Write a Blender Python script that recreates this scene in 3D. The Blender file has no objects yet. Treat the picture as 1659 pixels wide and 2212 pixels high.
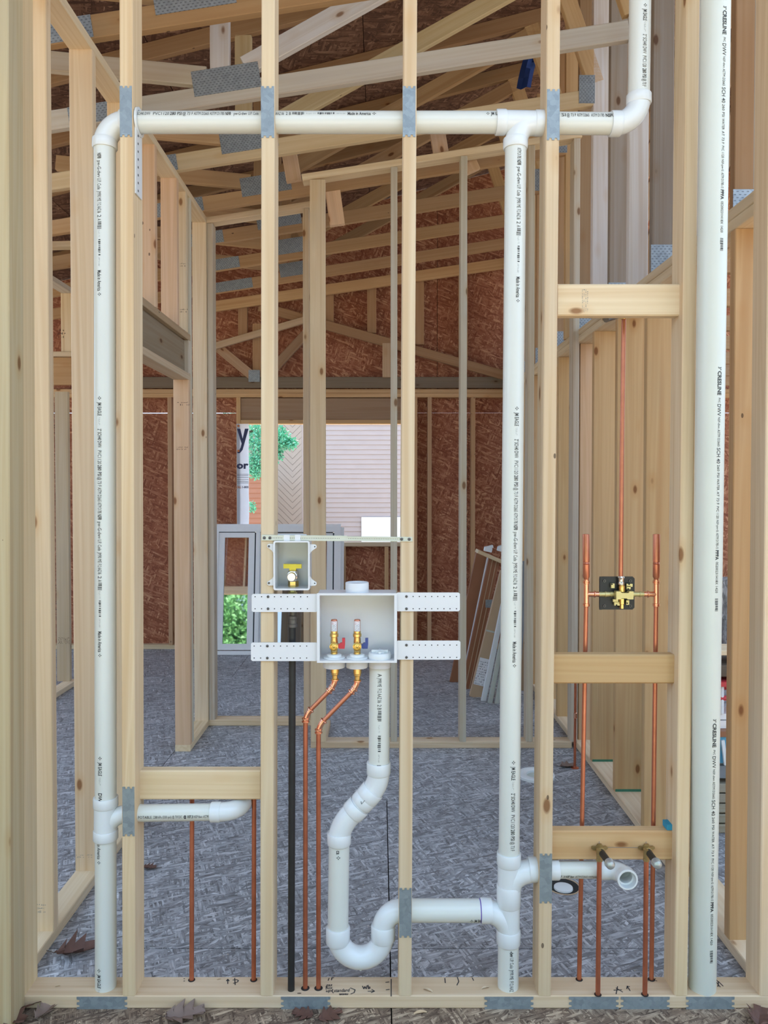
import bpy, math, random
from mathutils import Vector, Matrix
random.seed(7)
R = math.radians
scene = bpy.context.scene
COL = scene.collection

# ------------------------------------------------------------------ camera, sky, sun, exposure
F, CX, CY, HC, PIT = 1661.0, 821.0, 1084.4, 1.529, R(1.15)   # focal length (px), principal point, eye height, pitch
cam_d = bpy.data.cameras.new('camera'); cam = bpy.data.objects.new('camera', cam_d); COL.objects.link(cam)
cam.location = (0, 0, HC); cam.rotation_euler = (R(90) - PIT, 0, 0)
cam_d.sensor_width = 36; cam_d.lens = F * 36 / 2212
cam_d.shift_x = (829.5 - CX) / 2212; cam_d.shift_y = (CY - 1106) / 2212
cam_d.clip_start = 0.05; cam_d.clip_end = 200
scene.camera = cam

world = bpy.data.worlds.new('sky'); scene.world = world; world.use_nodes = True
bg = world.node_tree.nodes['Background']
bg.inputs[0].default_value = (0.50, 0.71, 1.0, 1); bg.inputs[1].default_value = 2.6
sun_d = bpy.data.lights.new('sun', 'SUN'); sun_d.energy = 16.0; sun_d.angle = R(1.0); sun_d.color = (1, .96, .88)
sun = bpy.data.objects.new('sun', sun_d); COL.objects.link(sun); sun.location = (1, 4, 9)
sun.rotation_euler = Vector((-0.15, -0.42, -1.0)).to_track_quat('-Z', 'Y').to_euler()
vs = scene.view_settings
vs.view_transform = 'Standard'; vs.look = 'None'; vs.exposure = 0.20; vs.gamma = 1; vs.use_curve_mapping = False
scene.cycles.max_bounces = 7; scene.cycles.diffuse_bounces = 3; scene.cycles.use_adaptive_sampling = True; scene.cycles.adaptive_threshold = .04; scene.cycles.sample_clamp_indirect = 8

# ------------------------------------------------------------------ coordinates
def P(px, py, Y):
    """point on the vertical plane Y seen at a place of the 1659x2212 frame"""
    u, v = (px - CX) / F, (py - CY) / F
    d = Vector((u, math.cos(PIT) - v * math.sin(PIT), -math.sin(PIT) - v * math.cos(PIT)))
    return Vector((0, 0, HC)) + d * (Y / d.y)
def PZ(px, py, z):
    u, v = (px - CX) / F, (py - CY) / F
    d = Vector((u, math.cos(PIT) - v * math.sin(PIT), -math.sin(PIT) - v * math.cos(PIT)))
    return Vector((0, 0, HC)) + d * ((z - HC) / d.z)
D0, D1 = 2.222, 2.311           # front and back of the plumbing wall
PX = 2.222 / F                  # metres per pixel at the wall's front

# ------------------------------------------------------------------ materials
class NT:
    def __init__(s, name):
        s.m = bpy.data.materials.new(name); s.m.use_nodes = True
        s.t = s.m.node_tree; s.b = s.t.nodes['Principled BSDF']
    def n(s, typ, **kw):
        nd = s.t.nodes.new(typ)
        for k, v in kw.items(): setattr(nd, k, v)
        return nd
    def l(s, a, b): s.t.links.new(a, b)
    def math(s, op, a, b=None, clamp=False):
        nd = s.n('ShaderNodeMath', operation=op); nd.use_clamp = clamp
        for i, x in enumerate((a, b)):
            if x is None: continue
            if isinstance(x, (int, float)): nd.inputs[i].default_value = x
            else: s.l(x, nd.inputs[i])
        return nd.outputs[0]
    def mix(s, fac, a, b, mode='MIX'):
        nd = s.n('ShaderNodeMix', data_type='RGBA', blend_type=mode)
        for sock, x in ((nd.inputs[0], fac), (nd.inputs[6], a), (nd.inputs[7], b)):
            if isinstance(x, (int, float)): sock.default_value = x
            elif isinstance(x, tuple): sock.default_value = (*x, 1)
            else: s.l(x, sock)
        return nd.outputs[2]
    def ramp(s, fac, stops):
        nd = s.n('ShaderNodeValToRGB'); cr = nd.color_ramp
        while len(cr.elements) < len(stops): cr.elements.new(.5)
        for e, (p, c) in zip(cr.elements, stops): e.position = p; e.color = (*c, 1)
        s.l(fac, nd.inputs[0]); return nd.outputs[0]
    def coord(s, scale=(1, 1, 1), rot=(0, 0, 0), kind='Object', rnd=True):
        tc = s.n('ShaderNodeTexCoord'); v = tc.outputs[kind]
        if rnd:
            oi = s.n('ShaderNodeObjectInfo')
            a = s.n('ShaderNodeVectorMath', operation='ADD'); sc = s.math('MULTIPLY', oi.outputs['Random'], 37.0)
            s.l(v, a.inputs[0]); s.l(sc, a.inputs[1]); v = a.outputs[0]
        r = s.n('ShaderNodeMapping'); r.inputs['Rotation'].default_value = rot; s.l(v, r.inputs[0])
        mp = s.n('ShaderNodeMapping'); mp.inputs['Scale'].default_value = scale; s.l(r.outputs[0], mp.inputs[0])
        return mp.outputs[0]
    def noise(s, v, scale, detail=2, rough=.5, dist=0):
        nd = s.n('ShaderNodeTexNoise'); nd.inputs['Scale'].default_value = scale; nd.inputs['Detail'].default_value = detail
        nd.inputs['Roughness'].default_value = rough; nd.inputs['Distortion'].default_value = dist
        s.l(v, nd.inputs['Vector']); return nd.outputs['Fac']
    def voro(s, v, scale):
        nd = s.n('ShaderNodeTexVoronoi'); nd.inputs['Scale'].default_value = scale; s.l(v, nd.inputs['Vector']); return nd
    def bump(s, h, strength=.3, dist=.002):
        nd = s.n('ShaderNodeBump'); nd.inputs['Strength'].default_value = strength; nd.inputs['Distance'].default_value = dist
        s.l(h, nd.inputs['Height']); s.l(nd.outputs[0], s.b.inputs['Normal'])
    def col(s, c):
        if isinstance(c, tuple): s.b.inputs['Base Color'].default_value = (*c, 1)
        else: s.l(c, s.b.inputs['Base Color'])
    def set(s, rough=None, metal=None, spec=None, coat=None):
        if rough is not None: s.b.inputs['Roughness'].default_value = rough
        if metal is not None: s.b.inputs['Metallic'].default_value = metal
        if spec is not None: s.b.inputs['Specular IOR Level'].default_value = spec
        if coat is not None: s.b.inputs['Coat Weight'].default_value = coat
        return s

def simple(name, c, rough=.5, metal=0, var=.08, scale=30, spec=.5, coat=None, bump=0):
    t = NT(name); v = t.coord(rnd=True)
    f = t.noise(v, scale, 3)
    t.col(t.mix(f, tuple(x * (1 - var) for x in c), tuple(min(1, x * (1 + var)) for x in c)))
    t.set(rough, metal, spec, coat)
    if bump: t.bump(f, bump, .001)
    return t.m

def wood_mat():
    t = NT('lumber'); oi = t.n('ShaderNodeObjectInfo')
    g = t.noise(t.coord((55, 55, 1.6)), 1.0, 4, .6, .4)                # fibre
    bandv = t.coord((16, 16, .35)); band = t.noise(bandv, 1.0, 2, .5, 1.2)
    blot = t.noise(t.coord((5, 5, 1.2)), 1.0, 3, .6)
    base = t.ramp(band, [(.30, (.68, .495, .31)), (.48, (.80, .645, .45)), (.60, (.725, .555, .36)), (.74, (.835, .69, .50))])
    base = t.mix(t.math('MULTIPLY', g, .42), base, (.48, .30, .15), 'MIX')
    base = t.mix(t.math('MULTIPLY', t.math('SUBTRACT', blot, .56, True), 1.6, True), base, (.52, .47, .40))
    # knots: sparse ellipses with a dark rim
    kv = t.voro(t.coord((9, 9, 4.2)), 1.0)
    sep = t.n('ShaderNodeSeparateColor'); t.l(kv.outputs['Color'], sep.inputs[0])
    on = t.math('GREATER_THAN', sep.outputs[0], .40)
    core = t.math('MULTIPLY', t.math('MULTIPLY', t.math('SUBTRACT', .115, kv.outputs['Distance'], True), 22, True), on)
    halo = t.math('MULTIPLY', t.math('MULTIPLY', t.math('SUBTRACT', .26, kv.outputs['Distance'], True), 3.2, True), on)
    base = t.mix(t.math('MULTIPLY', halo, .75), base, (.60, .35, .15))
    ring = t.n('ShaderNodeTexWave', wave_type='RINGS'); 
    base = t.mix(t.math('MULTIPLY', core, .85), base, (.23, .095, .035))
    # small nail dents / dark specks
    sv = t.voro(t.coord((14, 14, 7)), 1.0)
    s2 = t.n('ShaderNodeSeparateColor'); t.l(sv.outputs['Color'], s2.inputs[0])
    spk = t.math('MULTIPLY', t.math('LESS_THAN', sv.outputs['Distance'], .055), t.math('GREATER_THAN', s2.outputs[1], .75))
    base = t.mix(t.math('MULTIPLY', spk, .8), base, (.10, .06, .04))
    rndc = t.math('ADD', .93, t.math('MULTIPLY', oi.outputs['Random'], .12))
    base = t.mix(1.0, base, oi.outputs['Color'], 'MULTIPLY')
    hv = t.n('ShaderNodeHueSaturation'); t.l(base, hv.inputs['Color']); t.l(rndc, hv.inputs['Value'])
    t.col(hv.outputs[0]); t.set(.72, spec=.25); t.bump(g, .25, .0012)
    return t.m

def osb(name, stops, rough=.75, normal='Z', scale=1.0, bump=.35):
    t = NT(name); lay = []
    for ang, sx, sy in ((R(8), 13, 78), (R(-52), 16, 70), (R(71), 14, 84), (R(-22), 13, 76)):
        rot = {'Z': (0, 0, ang), 'Y': (0, ang, 0), 'X': (ang, 0, 0)}[normal]
        sc = {'Z': (sx, sy, 20), 'Y': (sx, 20, sy), 'X': (20, sx, sy)}[normal]
        v = t.coord(tuple(x * scale for x in sc), rot)
        wob = t.noise(v, .9, 1)
        a = t.n('ShaderNodeVectorMath', operation='ADD'); t.l(v, a.inputs[0]); t.l(t.math('MULTIPLY', wob, .9), a.inputs[1])
        vo = t.voro(a.outputs[0], 1.0)
        sp = t.n('ShaderNodeSeparateColor'); t.l(vo.outputs['Color'], sp.inputs[0])
        sm = t.n('ShaderNodeVectorMath', operation='MULTIPLY'); t.l(v, sm.inputs[0]); sm.inputs[1].default_value = {'Z': (.35, 5, 1), 'Y': (.35, 1, 5), 'X': (1, .35, 5)}[normal]
        st = t.noise(sm.outputs[0], 1.0, 2); lay.append((sp, vo, st))
    sel = [t.math('GREATER_THAN', lay[j][0].outputs[1], th) for j, th in ((1, .45), (2, .54), (3, .62))]
    def pick(i):
        cur = None
        for j, L_ in enumerate(lay):
            x = L_[2] if i == 2 else L_[i].outputs[0]
            if cur is None: cur = x; continue
            m1 = t.n('ShaderNodeMix', data_type='FLOAT'); t.l(sel[j - 1], m1.inputs[0]); t.l(cur, m1.inputs[2]); t.l(x, m1.inputs[3]); cur = m1.outputs[0]
        return cur
    val, dist, streak = pick(0), pick(1), pick(2)
    fine = t.noise(t.coord((60, 60, 60)), 1.0, 3)
    val2 = t.math('ADD', t.math('ADD', t.math('MULTIPLY', val, .55), t.math('MULTIPLY', fine, .30)), t.math('SUBTRACT', t.math('MULTIPLY', streak, .9), .36))
    val2 = t.math('SUBTRACT', val2, t.math('MULTIPLY', t.math('SUBTRACT', dist, .42, True), .45))
    big = t.noise(t.coord((1.1, 1.1, 1.1)), 1.0, 2)
    val2 = t.math('ADD', val2, t.math('MULTIPLY', t.math('SUBTRACT', big, .5), .35))
    t.col(t.ramp(val2, stops)); t.set(rough, spec=.3); t.bump(val2, bump, .003)
    return t.m

def galv_mat(name='galvanised_steel', c0=(.20, .235, .25), c1=(.36, .40, .41), teeth=False):
    t = NT(name); vo = t.voro(t.coord((1, 1, 1)), 75); sp = t.n('ShaderNodeSeparateColor'); t.l(vo.outputs['Color'], sp.inputs[0])
    nz = t.noise(t.coord(), 25, 4, .6, 1.5)
    f = t.math('ADD', t.math('MULTIPLY', sp.outputs[0], .45), t.math('MULTIPLY', nz, .55))
    c = t.mix(f, c0, c1)
    if teeth:      # rows of punched slots
        tc = t.n('ShaderNodeTexCoord'); sx = t.n('ShaderNodeSeparateXYZ'); t.l(tc.outputs['Object'], sx.inputs[0])
        zz = t.math('MULTIPLY', sx.outputs[2], 1 / .0105); row = t.math('FLOOR', zz)
        xx = t.math('ADD', t.math('MULTIPLY', sx.outputs[0], 1 / .018), t.math('MULTIPLY', t.math('MODULO', row, 2.0), .5))
        fx, fz = t.math('FRACT', xx), t.math('FRACT', zz)
        hole = t.math('MULTIPLY', t.math('MULTIPLY', t.math('GREATER_THAN', fx, .28), t.math('LESS_THAN', fx, .72)),
                      t.math('MULTIPLY', t.math('GREATER_THAN', fz, .3), t.math('LESS_THAN', fz, .68)))
        c = t.mix(t.math('MULTIPLY', hole, .55), c, (.05, .055, .06)); t.bump(t.math('SUBTRACT', 1.0, hole), .6, .003)
    t.col(c); t.set(.45, .35); return t.m

M = {}
M['wood'] = wood_mat()
M['osb_wall'] = osb('oriented_strand_board_wall', [(.08, (.23, .070, .036)), (.40, (.37, .130, .066)), (.62, (.47, .195, .105)), (.88, (.72, .40, .23))], normal='Y', scale=.85)
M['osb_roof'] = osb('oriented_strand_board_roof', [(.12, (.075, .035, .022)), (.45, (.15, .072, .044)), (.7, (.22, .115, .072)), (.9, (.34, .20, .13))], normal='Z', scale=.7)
M['osb_floor'] = osb('weathered_strand_board', [(.10, (.135, .13, .13)), (.40, (.28, .275, .28)), (.62, (.40, .395, .405)), (.95, (.72, .715, .72))], .5, normal='Z', scale=1.35, bump=.6)
M['osb_dirty'] = osb('dirty_strand_board', [(.12, (.085, .055, .038)), (.42, (.215, .148, .10)), (.66, (.34, .25, .17)), (.92, (.62, .47, .32))], .85, normal='Z', scale=1.5, bump=.7)
M['pvc'] = simple('white_pvc_pipe', (.71, .71, .64), .28, var=.02, scale=8)
M['pvc_fit'] = simple('white_pvc_fitting', (.75, .765, .75), .22, var=.015, scale=8)
M['pvc_large'] = simple('cream_pvc_pipe', (.66, .67, .585), .35, var=.04, scale=5)
M['plastic'] = simple('white_box_plastic', (.74, .725, .72), .35, var=.015, scale=6)
M['plastic_grey'] = simple('pale_grey_box_plastic', (.66, .66, .64), .25, var=.02, scale=6)
M['copper'] = simple('copper_tube', (.60, .22, .125), .36, .85, var=.18, scale=40)
M['copper_old'] = simple('tarnished_copper_tube', (.52, .17, .09), .42, .75, var=.3, scale=25)
M['copper_bright'] = simple('bright_copper_fitting', (.86, .42, .27), .22, .95, var=.12, scale=40)
M['brass'] = simple('brass', (.72, .50, .18), .25, .95, var=.12, scale=60)
M['brass_old'] = simple('aged_brass', (.40, .29, .13), .45, .85, var=.2, scale=80)
M['brass_pale'] = simple('pale_cast_brass', (.62, .53, .25), .42, .7, var=.1, scale=60)
M['nickel'] = simple('plated_nut', (.72, .66, .58), .2, .95, var=.1, scale=60)
M['black_iron'] = simple('black_iron_pipe', (.028, .027, .026), .5, .3, var=.3, scale=40)
M['iron_grey'] = simple('grey_malleable_iron', (.13, .12, .11), .5, .6, var=.3, scale=60)
M['black'] = simple('black_plastic', (.011, .011, .013), .4, var=.2)
M['ink'] = simple('black_print', (.035, .035, .035), .7, var=.05)
M['ink_grey'] = simple('grey_print', (.22, .22, .21), .7, var=.05)
M['ink_brown'] = simple('dark_stencil_print', (.030, .014, .010), .8, var=.1)
M['marker'] = simple('marker_line', (.03, .03, .035), .7, var=.05)
M['purple'] = simple('purple_primer', (.16, .09, .42), .5, var=.2)
M['galv'] = galv_mat()
M['gusset'] = galv_mat('toothed_truss_plate', (.24, .265, .285), (.42, .455, .48), True)
M['zinc'] = simple('zinc_plated_bar', (.58, .58, .55), .32, .5, var=.1, scale=40)
M['screw'] = simple('screw_head_steel', (.16, .15, .14), .5, .7, var=.3, scale=200)
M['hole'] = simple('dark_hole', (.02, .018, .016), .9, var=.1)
M['yellow'] = simple('yellow_handle_plastic', (.78, .60, .04), .4, var=.06)
M['red'] = simple('red_handle_plastic', (.62, .03, .05), .4, var=.06)
M['blue'] = simple('blue_handle_plastic', (.035, .06, .24), .4, var=.06)
M['sticker'] = simple('white_paper_label', (.82, .80, .80), .5, var=.03)
M['cap_galv'] = simple('galvanised_cap', (.50, .53, .52), .35, .7, var=.25, scale=70)
M['paint_blue'] = simple('blue_lumber_end_paint', (.03, .28, .42), .7, var=.2)
M['paint_green'] = simple('green_lumber_end_paint', (.05, .20, .12), .8, var=.3)
M['vinyl'] = simple('white_vinyl_frame', (.86, .84, .83), .35, var=.03)
M['dark_gasket'] = simple('dark_gasket', (.02, .024, .032), .5, var=.1)
M['wrap'] = simple('white_house_wrap', (.84, .86, .92), .5, var=.02)
_t = M['wrap'].node_tree; _tr = _t.nodes.new('ShaderNodeBsdfTranslucent'); _tr.inputs[0].default_value = (.8, .83, .9, 1); _mx = _t.nodes.new('ShaderNodeMixShader'); _mx.inputs[0].default_value = .6
_t.links.new(_t.nodes['Principled BSDF'].outputs[0], _mx.inputs[1]); _t.links.new(_tr.outputs[0], _mx.inputs[2]); _t.links.new(_mx.outputs[0], _t.nodes['Material Output'].inputs[0])
M['navy'] = simple('navy_print', (.03, .035, .10), .6, var=.05)
M['rust_print'] = simple('rust_print', (.55, .18, .05), .6, var=.05)
M['siding'] = simple('mauve_grey_siding', (.40, .325, .31), .6, var=.08, scale=3)
M['chevron'] = simple('tan_diagonal_siding', (.36, .29, .245), .6, var=.08, scale=3)
M['terracotta'] = simple('orange_brown_siding', (.36, .16, .10), .6, var=.08, scale=3)
M['white_paint'] = simple('white_painted_trim', (.85, .85, .86), .5, var=.03)
M['bark'] = simple('bark', (.10, .07, .05), .9, var=.3, scale=20)
M['leaf'] = simple('green_leaf', (.20, .46, .17), .5, var=.4, scale=2)
M['leaf_teal'] = simple('cool_green_leaf', (.10, .42, .27), .5, var=.4, scale=2)
M['dry_leaf'] = simple('dry_brown_leaf', (.13, .06, .04), .7, var=.35, scale=30)
M['dry_leaf_pale'] = simple('dry_grey_brown_leaf', (.23, .155, .12), .7, var=.3, scale=30)
M['soil'] = simple('bare_soil', (.48, .43, .33), .95, var=.25, scale=2)
M['door_brown'] = simple('red_brown_door_skin', (.30, .12, .055), .45, var=.15, scale=6)
M['cardboard'] = simple('tan_cardboard', (.52, .36, .22), .75, var=.06, scale=10)
M['trim_white'] = simple('primed_white_trim', (.78, .80, .80), .5, var=.04)
M['trim_grey'] = simple('grey_green_trim', (.50, .52, .45), .6, var=.08)
M['red_paint'] = simple('red_painted_steel', (.55, .04, .05), .4, var=.1)
M['blue_plastic'] = simple('light_blue_plastic', (.12, .42, .62), .4, var=.1)
M['grey_stuff'] = simple('grey_weathered_plank', (.24, .25, .26), .8, var=.3, scale=12)
def glass_mat():
    t = NT('reflective_window_glass'); t.col((.012, .013, .014)); t.set(.02, spec=1.0); t.b.inputs['IOR'].default_value = 2.5; return t.m
M['glass'] = glass_mat()

FRESH = (1.03, 1.0, .95); PALE = (1.03, 1.03, 1.0); GREY = (.80, .90, 1.02); WHITE = (.93, 1.08, 1.46); ORANGE = (1.0, .86, .72); PINK = (1.0, .85, .78)
TAN = (.88, .73, .53); BROWN = (.58, .44, .36); DARK = (.34, .30, .29); OLD = (.82, .90, 1.02)

# ------------------------------------------------------------------ objects
W = {}
def tag(o, label=None, cat=None, group=None, kind=None):
    if label: o['label'] = label
    if cat: o['category'] = cat
    if group: o['group'] = group
    if kind: o['kind'] = kind
    return o
def place(o, mat, parent=None):
    COL.objects.link(o); o.matrix_basis = mat; W[o.name] = mat.copy()
    if parent is not None:
        o.parent = parent; o.matrix_parent_inverse = W[parent.name].inverted()
    return o
def empty(name, loc, label=None, cat=None, group=None, kind=None):
    o = bpy.data.objects.new(name, None); o.empty_display_size = .05
    place(o, Matrix.Translation(Vector(loc))); return tag(o, label, cat, group, kind)

def basis(z, ref=(0, 1, 0)):
    z = Vector(z).normalized(); r = Vector(ref)
    y = r - z * r.dot(z)
    if y.length < 1e-5:
        r = Vector((1, 0, 0)); y = r - z * r.dot(z)
    y.normalize(); x = y.cross(z)
    return Matrix((x, y, z)).transposed()

class MB:
    def __init__(s): s.v = []; s.f = []; s.mi = []; s.mats = []
    def mat(s, m):
        if m not in s.mats: s.mats.append(m)
        return s.mats.index(m)
    def add(s, vs, fs, m=None):
        b = len(s.v); s.v += [Vector(x) for x in vs]; k = s.mat(m) if m else 0
        for f in fs: s.f.append([b + i for i in f]); s.mi.append(k)
    def box(s, c, size, rot=None, m=None):
        c = Vector(c); hx, hy, hz = (x / 2 for x in size); rot = rot or Matrix.Identity(3)
        vs = [c + rot @ Vector((x, y, z)) for z in (-hz, hz) for y in (-hy, hy) for x in (-hx, hx)]
        s.add(vs, [(0, 2, 3, 1), (4, 5, 7, 6), (0, 1, 5, 4), (2, 6, 7, 3), (0, 4, 6, 2), (1, 3, 7, 5)], m)
    def bbox(s, a, b, m=None):
        a, b = Vector(a), Vector(b); s.box((a + b) / 2, [abs(b[i] - a[i]) for i in range(3)], m=m)
    def lathe(s, p0, axis, prof, seg=20, m=None, caps=True, ref=(0, 1, 0), squash=1.0):
        bs = basis(axis, ref); p0 = Vector(p0); vs = []; fs = []
        for t, r in prof:
            for k in range(seg):
                a = 2 * math.pi * k / seg
                vs.append(p0 + bs @ Vector((r * math.cos(a), squash * r * math.sin(a), t)))
        for i in range(len(prof) - 1):
            for k in range(seg):
                fs.append((i * seg + k, i * seg + (k + 1) % seg, (i + 1) * seg + (k + 1) % seg, (i + 1) * seg + k))
        if caps:
            fs.append(tuple(reversed(range(seg)))); fs.append(tuple((len(prof) - 1) * seg + k for k in range(seg)))
        s.add(vs, fs, m)
    def cyl(s, p0, p1, r, seg=20, m=None, caps=True, r1=None):
        p0, p1 = Vector(p0), Vector(p1); s.lathe(p0, p1 - p0, [(0, r), ((p1 - p0).length, r if r1 is None else r1)], seg, m, caps)
    def tube(s, pts, r, seg=18, m=None, caps=True):
        pts = [Vector(p) for p in pts]; n = len(pts); rs = r if isinstance(r, (list, tuple)) else [r] * n
        tang = [(pts[min(i + 1, n - 1)] - pts[max(i - 1, 0)]).normalized() for i in range(n)]
        x = tang[0].orthogonal().normalized(); vs = []; fs = []
        for i in range(n):
            t = tang[i]; x = (x - t * x.dot(t)).normalized(); y = t.cross(x)
            for k in range(seg):
                a = 2 * math.pi * k / seg; vs.append(pts[i] + (x * math.cos(a) + y * math.sin(a)) * rs[i])
        for i in range(n - 1):
            for k in range(seg):
                fs.append((i * seg + k, i * seg + (k + 1) % seg, (i + 1) * seg + (k + 1) % seg, (i + 1) * seg + k))
        if caps: fs.append(tuple(reversed(range(seg)))); fs.append(tuple((n - 1) * seg + k for k in range(seg)))
        s.add(vs, fs, m)
    def prism(s, poly, o, ux, uy, depth, m=None):
        o, ux, uy = Vector(o), Vector(ux), Vector(uy); nz = ux.cross(uy).normalized() * depth; n = len(poly)
        vs = [o + ux * a + uy * b for a, b in poly] + [o + ux * a + uy * b + nz for a, b in poly]
        s.add(vs, [tuple(reversed(range(n))), tuple(range(n, 2 * n))] + [(i, (i + 1) % n, n + (i + 1) % n, n + i) for i in range(n)], m)
    def build(s, name, m, parent=None, origin=None, rot=None, tint=None, sharp=35):
        lo = Vector([min(v[i] for v in s.v) for i in range(3)]); hi = Vector([max(v[i] for v in s.v) for i in range(3)])
        o_ = Vector(origin) if origin is not None else Vector(((lo.x + hi.x) / 2, (lo.y + hi.y) / 2, lo.z))
        M4 = Matrix.Translation(o_) @ (rot.to_4x4() if rot else Matrix.Identity(4)); inv = M4.inverted()
        me = bpy.data.meshes.new(name); me.from_pydata([inv @ v for v in s.v], [], s.f)
        for mm in ([m] if m else []) if not s.mats else s.mats: me.materials.append(mm)
        if s.mats:
            for p, k in zip(me.polygons, s.mi): p.material_index = k
        me.polygons.foreach_set('use_smooth', [True] * len(me.polygons)); me.set_sharp_from_angle(angle=R(sharp))
        o = bpy.data.objects.new(name, me)
        if tint: o.color = (*tint, 1)
        return place(o, M4, parent)

_bm = {}
def board(name, parent, p0, p1, w, d, tint=FRESH, ref=(0, 1, 0), m=None, ease=.0028):
    """a sawn board from p0 to p1 (centre line); w is its width, d its thickness along ref"""
    p0, p1 = Vector(p0), Vector(p1); L = (p1 - p0).length; bs = basis(p1 - p0, ref)
    key = (round(w, 4), round(d, 4), round(L, 3), (m or M['wood']).name)
    me = _bm.get(key)
    if me is None:
        x, y, e = w / 2, d / 2, ease
        cs = [(-x + e, -y), (x - e, -y), (x, -y + e), (x, y - e), (x - e, y), (-x + e, y), (-x, y - e), (-x, -y + e)]
        me = bpy.data.meshes.new('board'); n = 8
        me.from_pydata([(a, b, z) for z in (0, L) for a, b in cs], [], [tuple(reversed(range(8))), tuple(range(8, 16))] + [(i, (i + 1) % 8, 8 + (i + 1) % 8, 8 + i) for i in range(8)])
        me.materials.append(m or M['wood']); _bm[key] = me
    o = bpy.data.objects.new(name, me)
    j = random.uniform(.94, 1.05); o.color = (tint[0] * j, tint[1] * j, tint[2] * j * random.uniform(.96, 1.04), 1)
    return place(o, Matrix.Translation(p0) @ bs.to_4x4(), parent)
def vstud(name, parent, x, y, z0, z1, w, d, tint=FRESH):
    """upright board with front-left corner (x, y): w across, d deep"""
    return board(name, parent, (x + w / 2, y + d / 2, z0), (x + w / 2, y + d / 2, z1), w, d, tint)
def hboard(name, parent, a, b, w, d, tint=FRESH, ref=(0, 1, 0)): return board(name, parent, a, b, w, d, tint, ref)

# lettering
_tx = {}
def text_geo(body, bold=0.0, shear=0.0):
    k = (body, bold, shear)
    if k in _tx: return _tx[k]
    c = bpy.data.curves.new('t', 'FONT'); c.body = body; c.size = 1.0; c.resolution_u = 2; c.offset = bold; c.shear = shear
    o = bpy.data.objects.new('t', c); COL.objects.link(o); dg = bpy.context.evaluated_depsgraph_get()
    e = o.evaluated_get(dg); me = e.to_mesh(); vs = [tuple(v.co) for v in me.vertices]; fs = [tuple(p.vertices) for p in me.polygons]; e.to_mesh_clear()
    bpy.data.objects.remove(o); bpy.data.curves.remove(c)
    if vs:
        x0, x1 = min(v[0] for v in vs), max(v[0] for v in vs); vs = [((v[0] - x0) / max(1e-6, x1 - x0), v[1] / .70) for v in vs]   # x 0..1, cap height 1
    _tx[k] = (vs, fs); return _tx[k]
def bars_geo(n, seed, hi=1.0, lo=.0):
    rr = random.Random(seed); vs, fs = [], []
    for i in range(n):
        a = i / n; w = rr.uniform(.25, .8) / n; h0 = lo + rr.choice((0, 0, .15)); b = len(vs)
        vs += [(a, h0), (a + w, h0), (a + w, hi), (a, hi)]; fs.append((b, b + 1, b + 2, b + 3))
    return vs, fs
def scribble_geo(n, rows, seed):
    rr = random.Random(seed); vs, fs = [], []
    for r_ in range(rows):
        x = 0
        while x < 1:
            w = rr.uniform(.3, 1) / n; hgt = rr.uniform(.35, .7) / rows; b = len(vs); y = r_ / rows
            if rr.random() < .75:
                if rr.random() < .5: vs += [(x, y), (x + w * .35, y), (x + w * .35, y + hgt), (x, y + hgt)]
                else: vs += [(x, y + hgt * .4), (x + w * .8, y + hgt * .4), (x + w * .8, y + hgt * .75), (x, y + hgt * .75)]
                fs.append((b, b + 1, b + 2, b + 3))
            x += w
    return vs, fs
LOGO = ([(.5, 1.1), (.32, .72), (.68, .72), (.5, -.1), (.32, .28), (.68, .28), (0, .5), (.3, .68), (.3, .32), (1, .5), (.7, .68), (.7, .32)], [(0, 1, 2), (3, 4, 5), (6, 7, 8), (9, 10, 11)])

def on_pipe(mb, geo, p_at, a, e1, e2, r, s0, s1, h, phi=0.0):
    """wrap flat lettering on a pipe: along a from s0 to s1, letter height h, phi = angle of the letters' middle"""
    vs, fs = geo; a, e1, e2 = Vector(a), Vector(e1), Vector(e2); out = []
    for x, y in vs:
        s = s0 + x * (s1 - s0); ph = phi + (y - .5) * h / r
        out.append(p_at(s) + (e1 * math.cos(ph) + e2 * math.sin(ph)) * (r + .0007))
    mb.add(out, fs)
def flat_text(mb, geo, o, ux, uy):
    vs, fs = geo; o, ux, uy = Vector(o), Vector(ux), Vector(uy)
    mb.add([o + ux * x + uy * y for x, y in vs], fs)
def disc(mb, c, n, r, seg=10, m=None, th=.0008):
    mb.lathe(c, n, [(0, r), (th, r)], seg, m)

# ================================================================== STRUCTURE
H2 = .038; W4 = .089
# ---- floor: strand board sheets with open joints
floor = empty('floor', (0, 0, 0), 'weathered grey strand board subfloor of large sheets with dark joints', 'floor', kind='structure')
rows = [-1.14, .08, 1.30, 2.515, 3.725, 4.935, 6.145, 7.36]
for i in range(len(rows) - 1):
    y0, y1 = rows[i] + .002, rows[i + 1] - .002
    off = .033 if i in (1, 2, 3, 5) else -1.19
    x = off - 2.44 * 3
    while x < 5.2:
        xa, xb = max(x + .002, -5.2), min(x + 2.438, 5.2)
        if xb - xa > .05:
            parts = [(y0, y1, 'osb_floor')]
            if y0 < 2.2 < y1: parts = [(y0, 2.25, 'osb_dirty'), (2.25, y1, 'osb_floor')]
            elif y1 < 2.2: parts = [(y0, y1, 'osb_dirty')]
            for a, b, mm in parts:
                mb = MB(); mb.bbox((xa, a, -.018), (xb, b, 0)); mb.build('floor_sheet', M[mm], floor)
        x += 2.44
mb = MB(); mb.bbox((-5.2, -1.2, -.30), (5.2, 7.36, -.019)); mb.build('floor_frame', M['hole'], floor)

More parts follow.
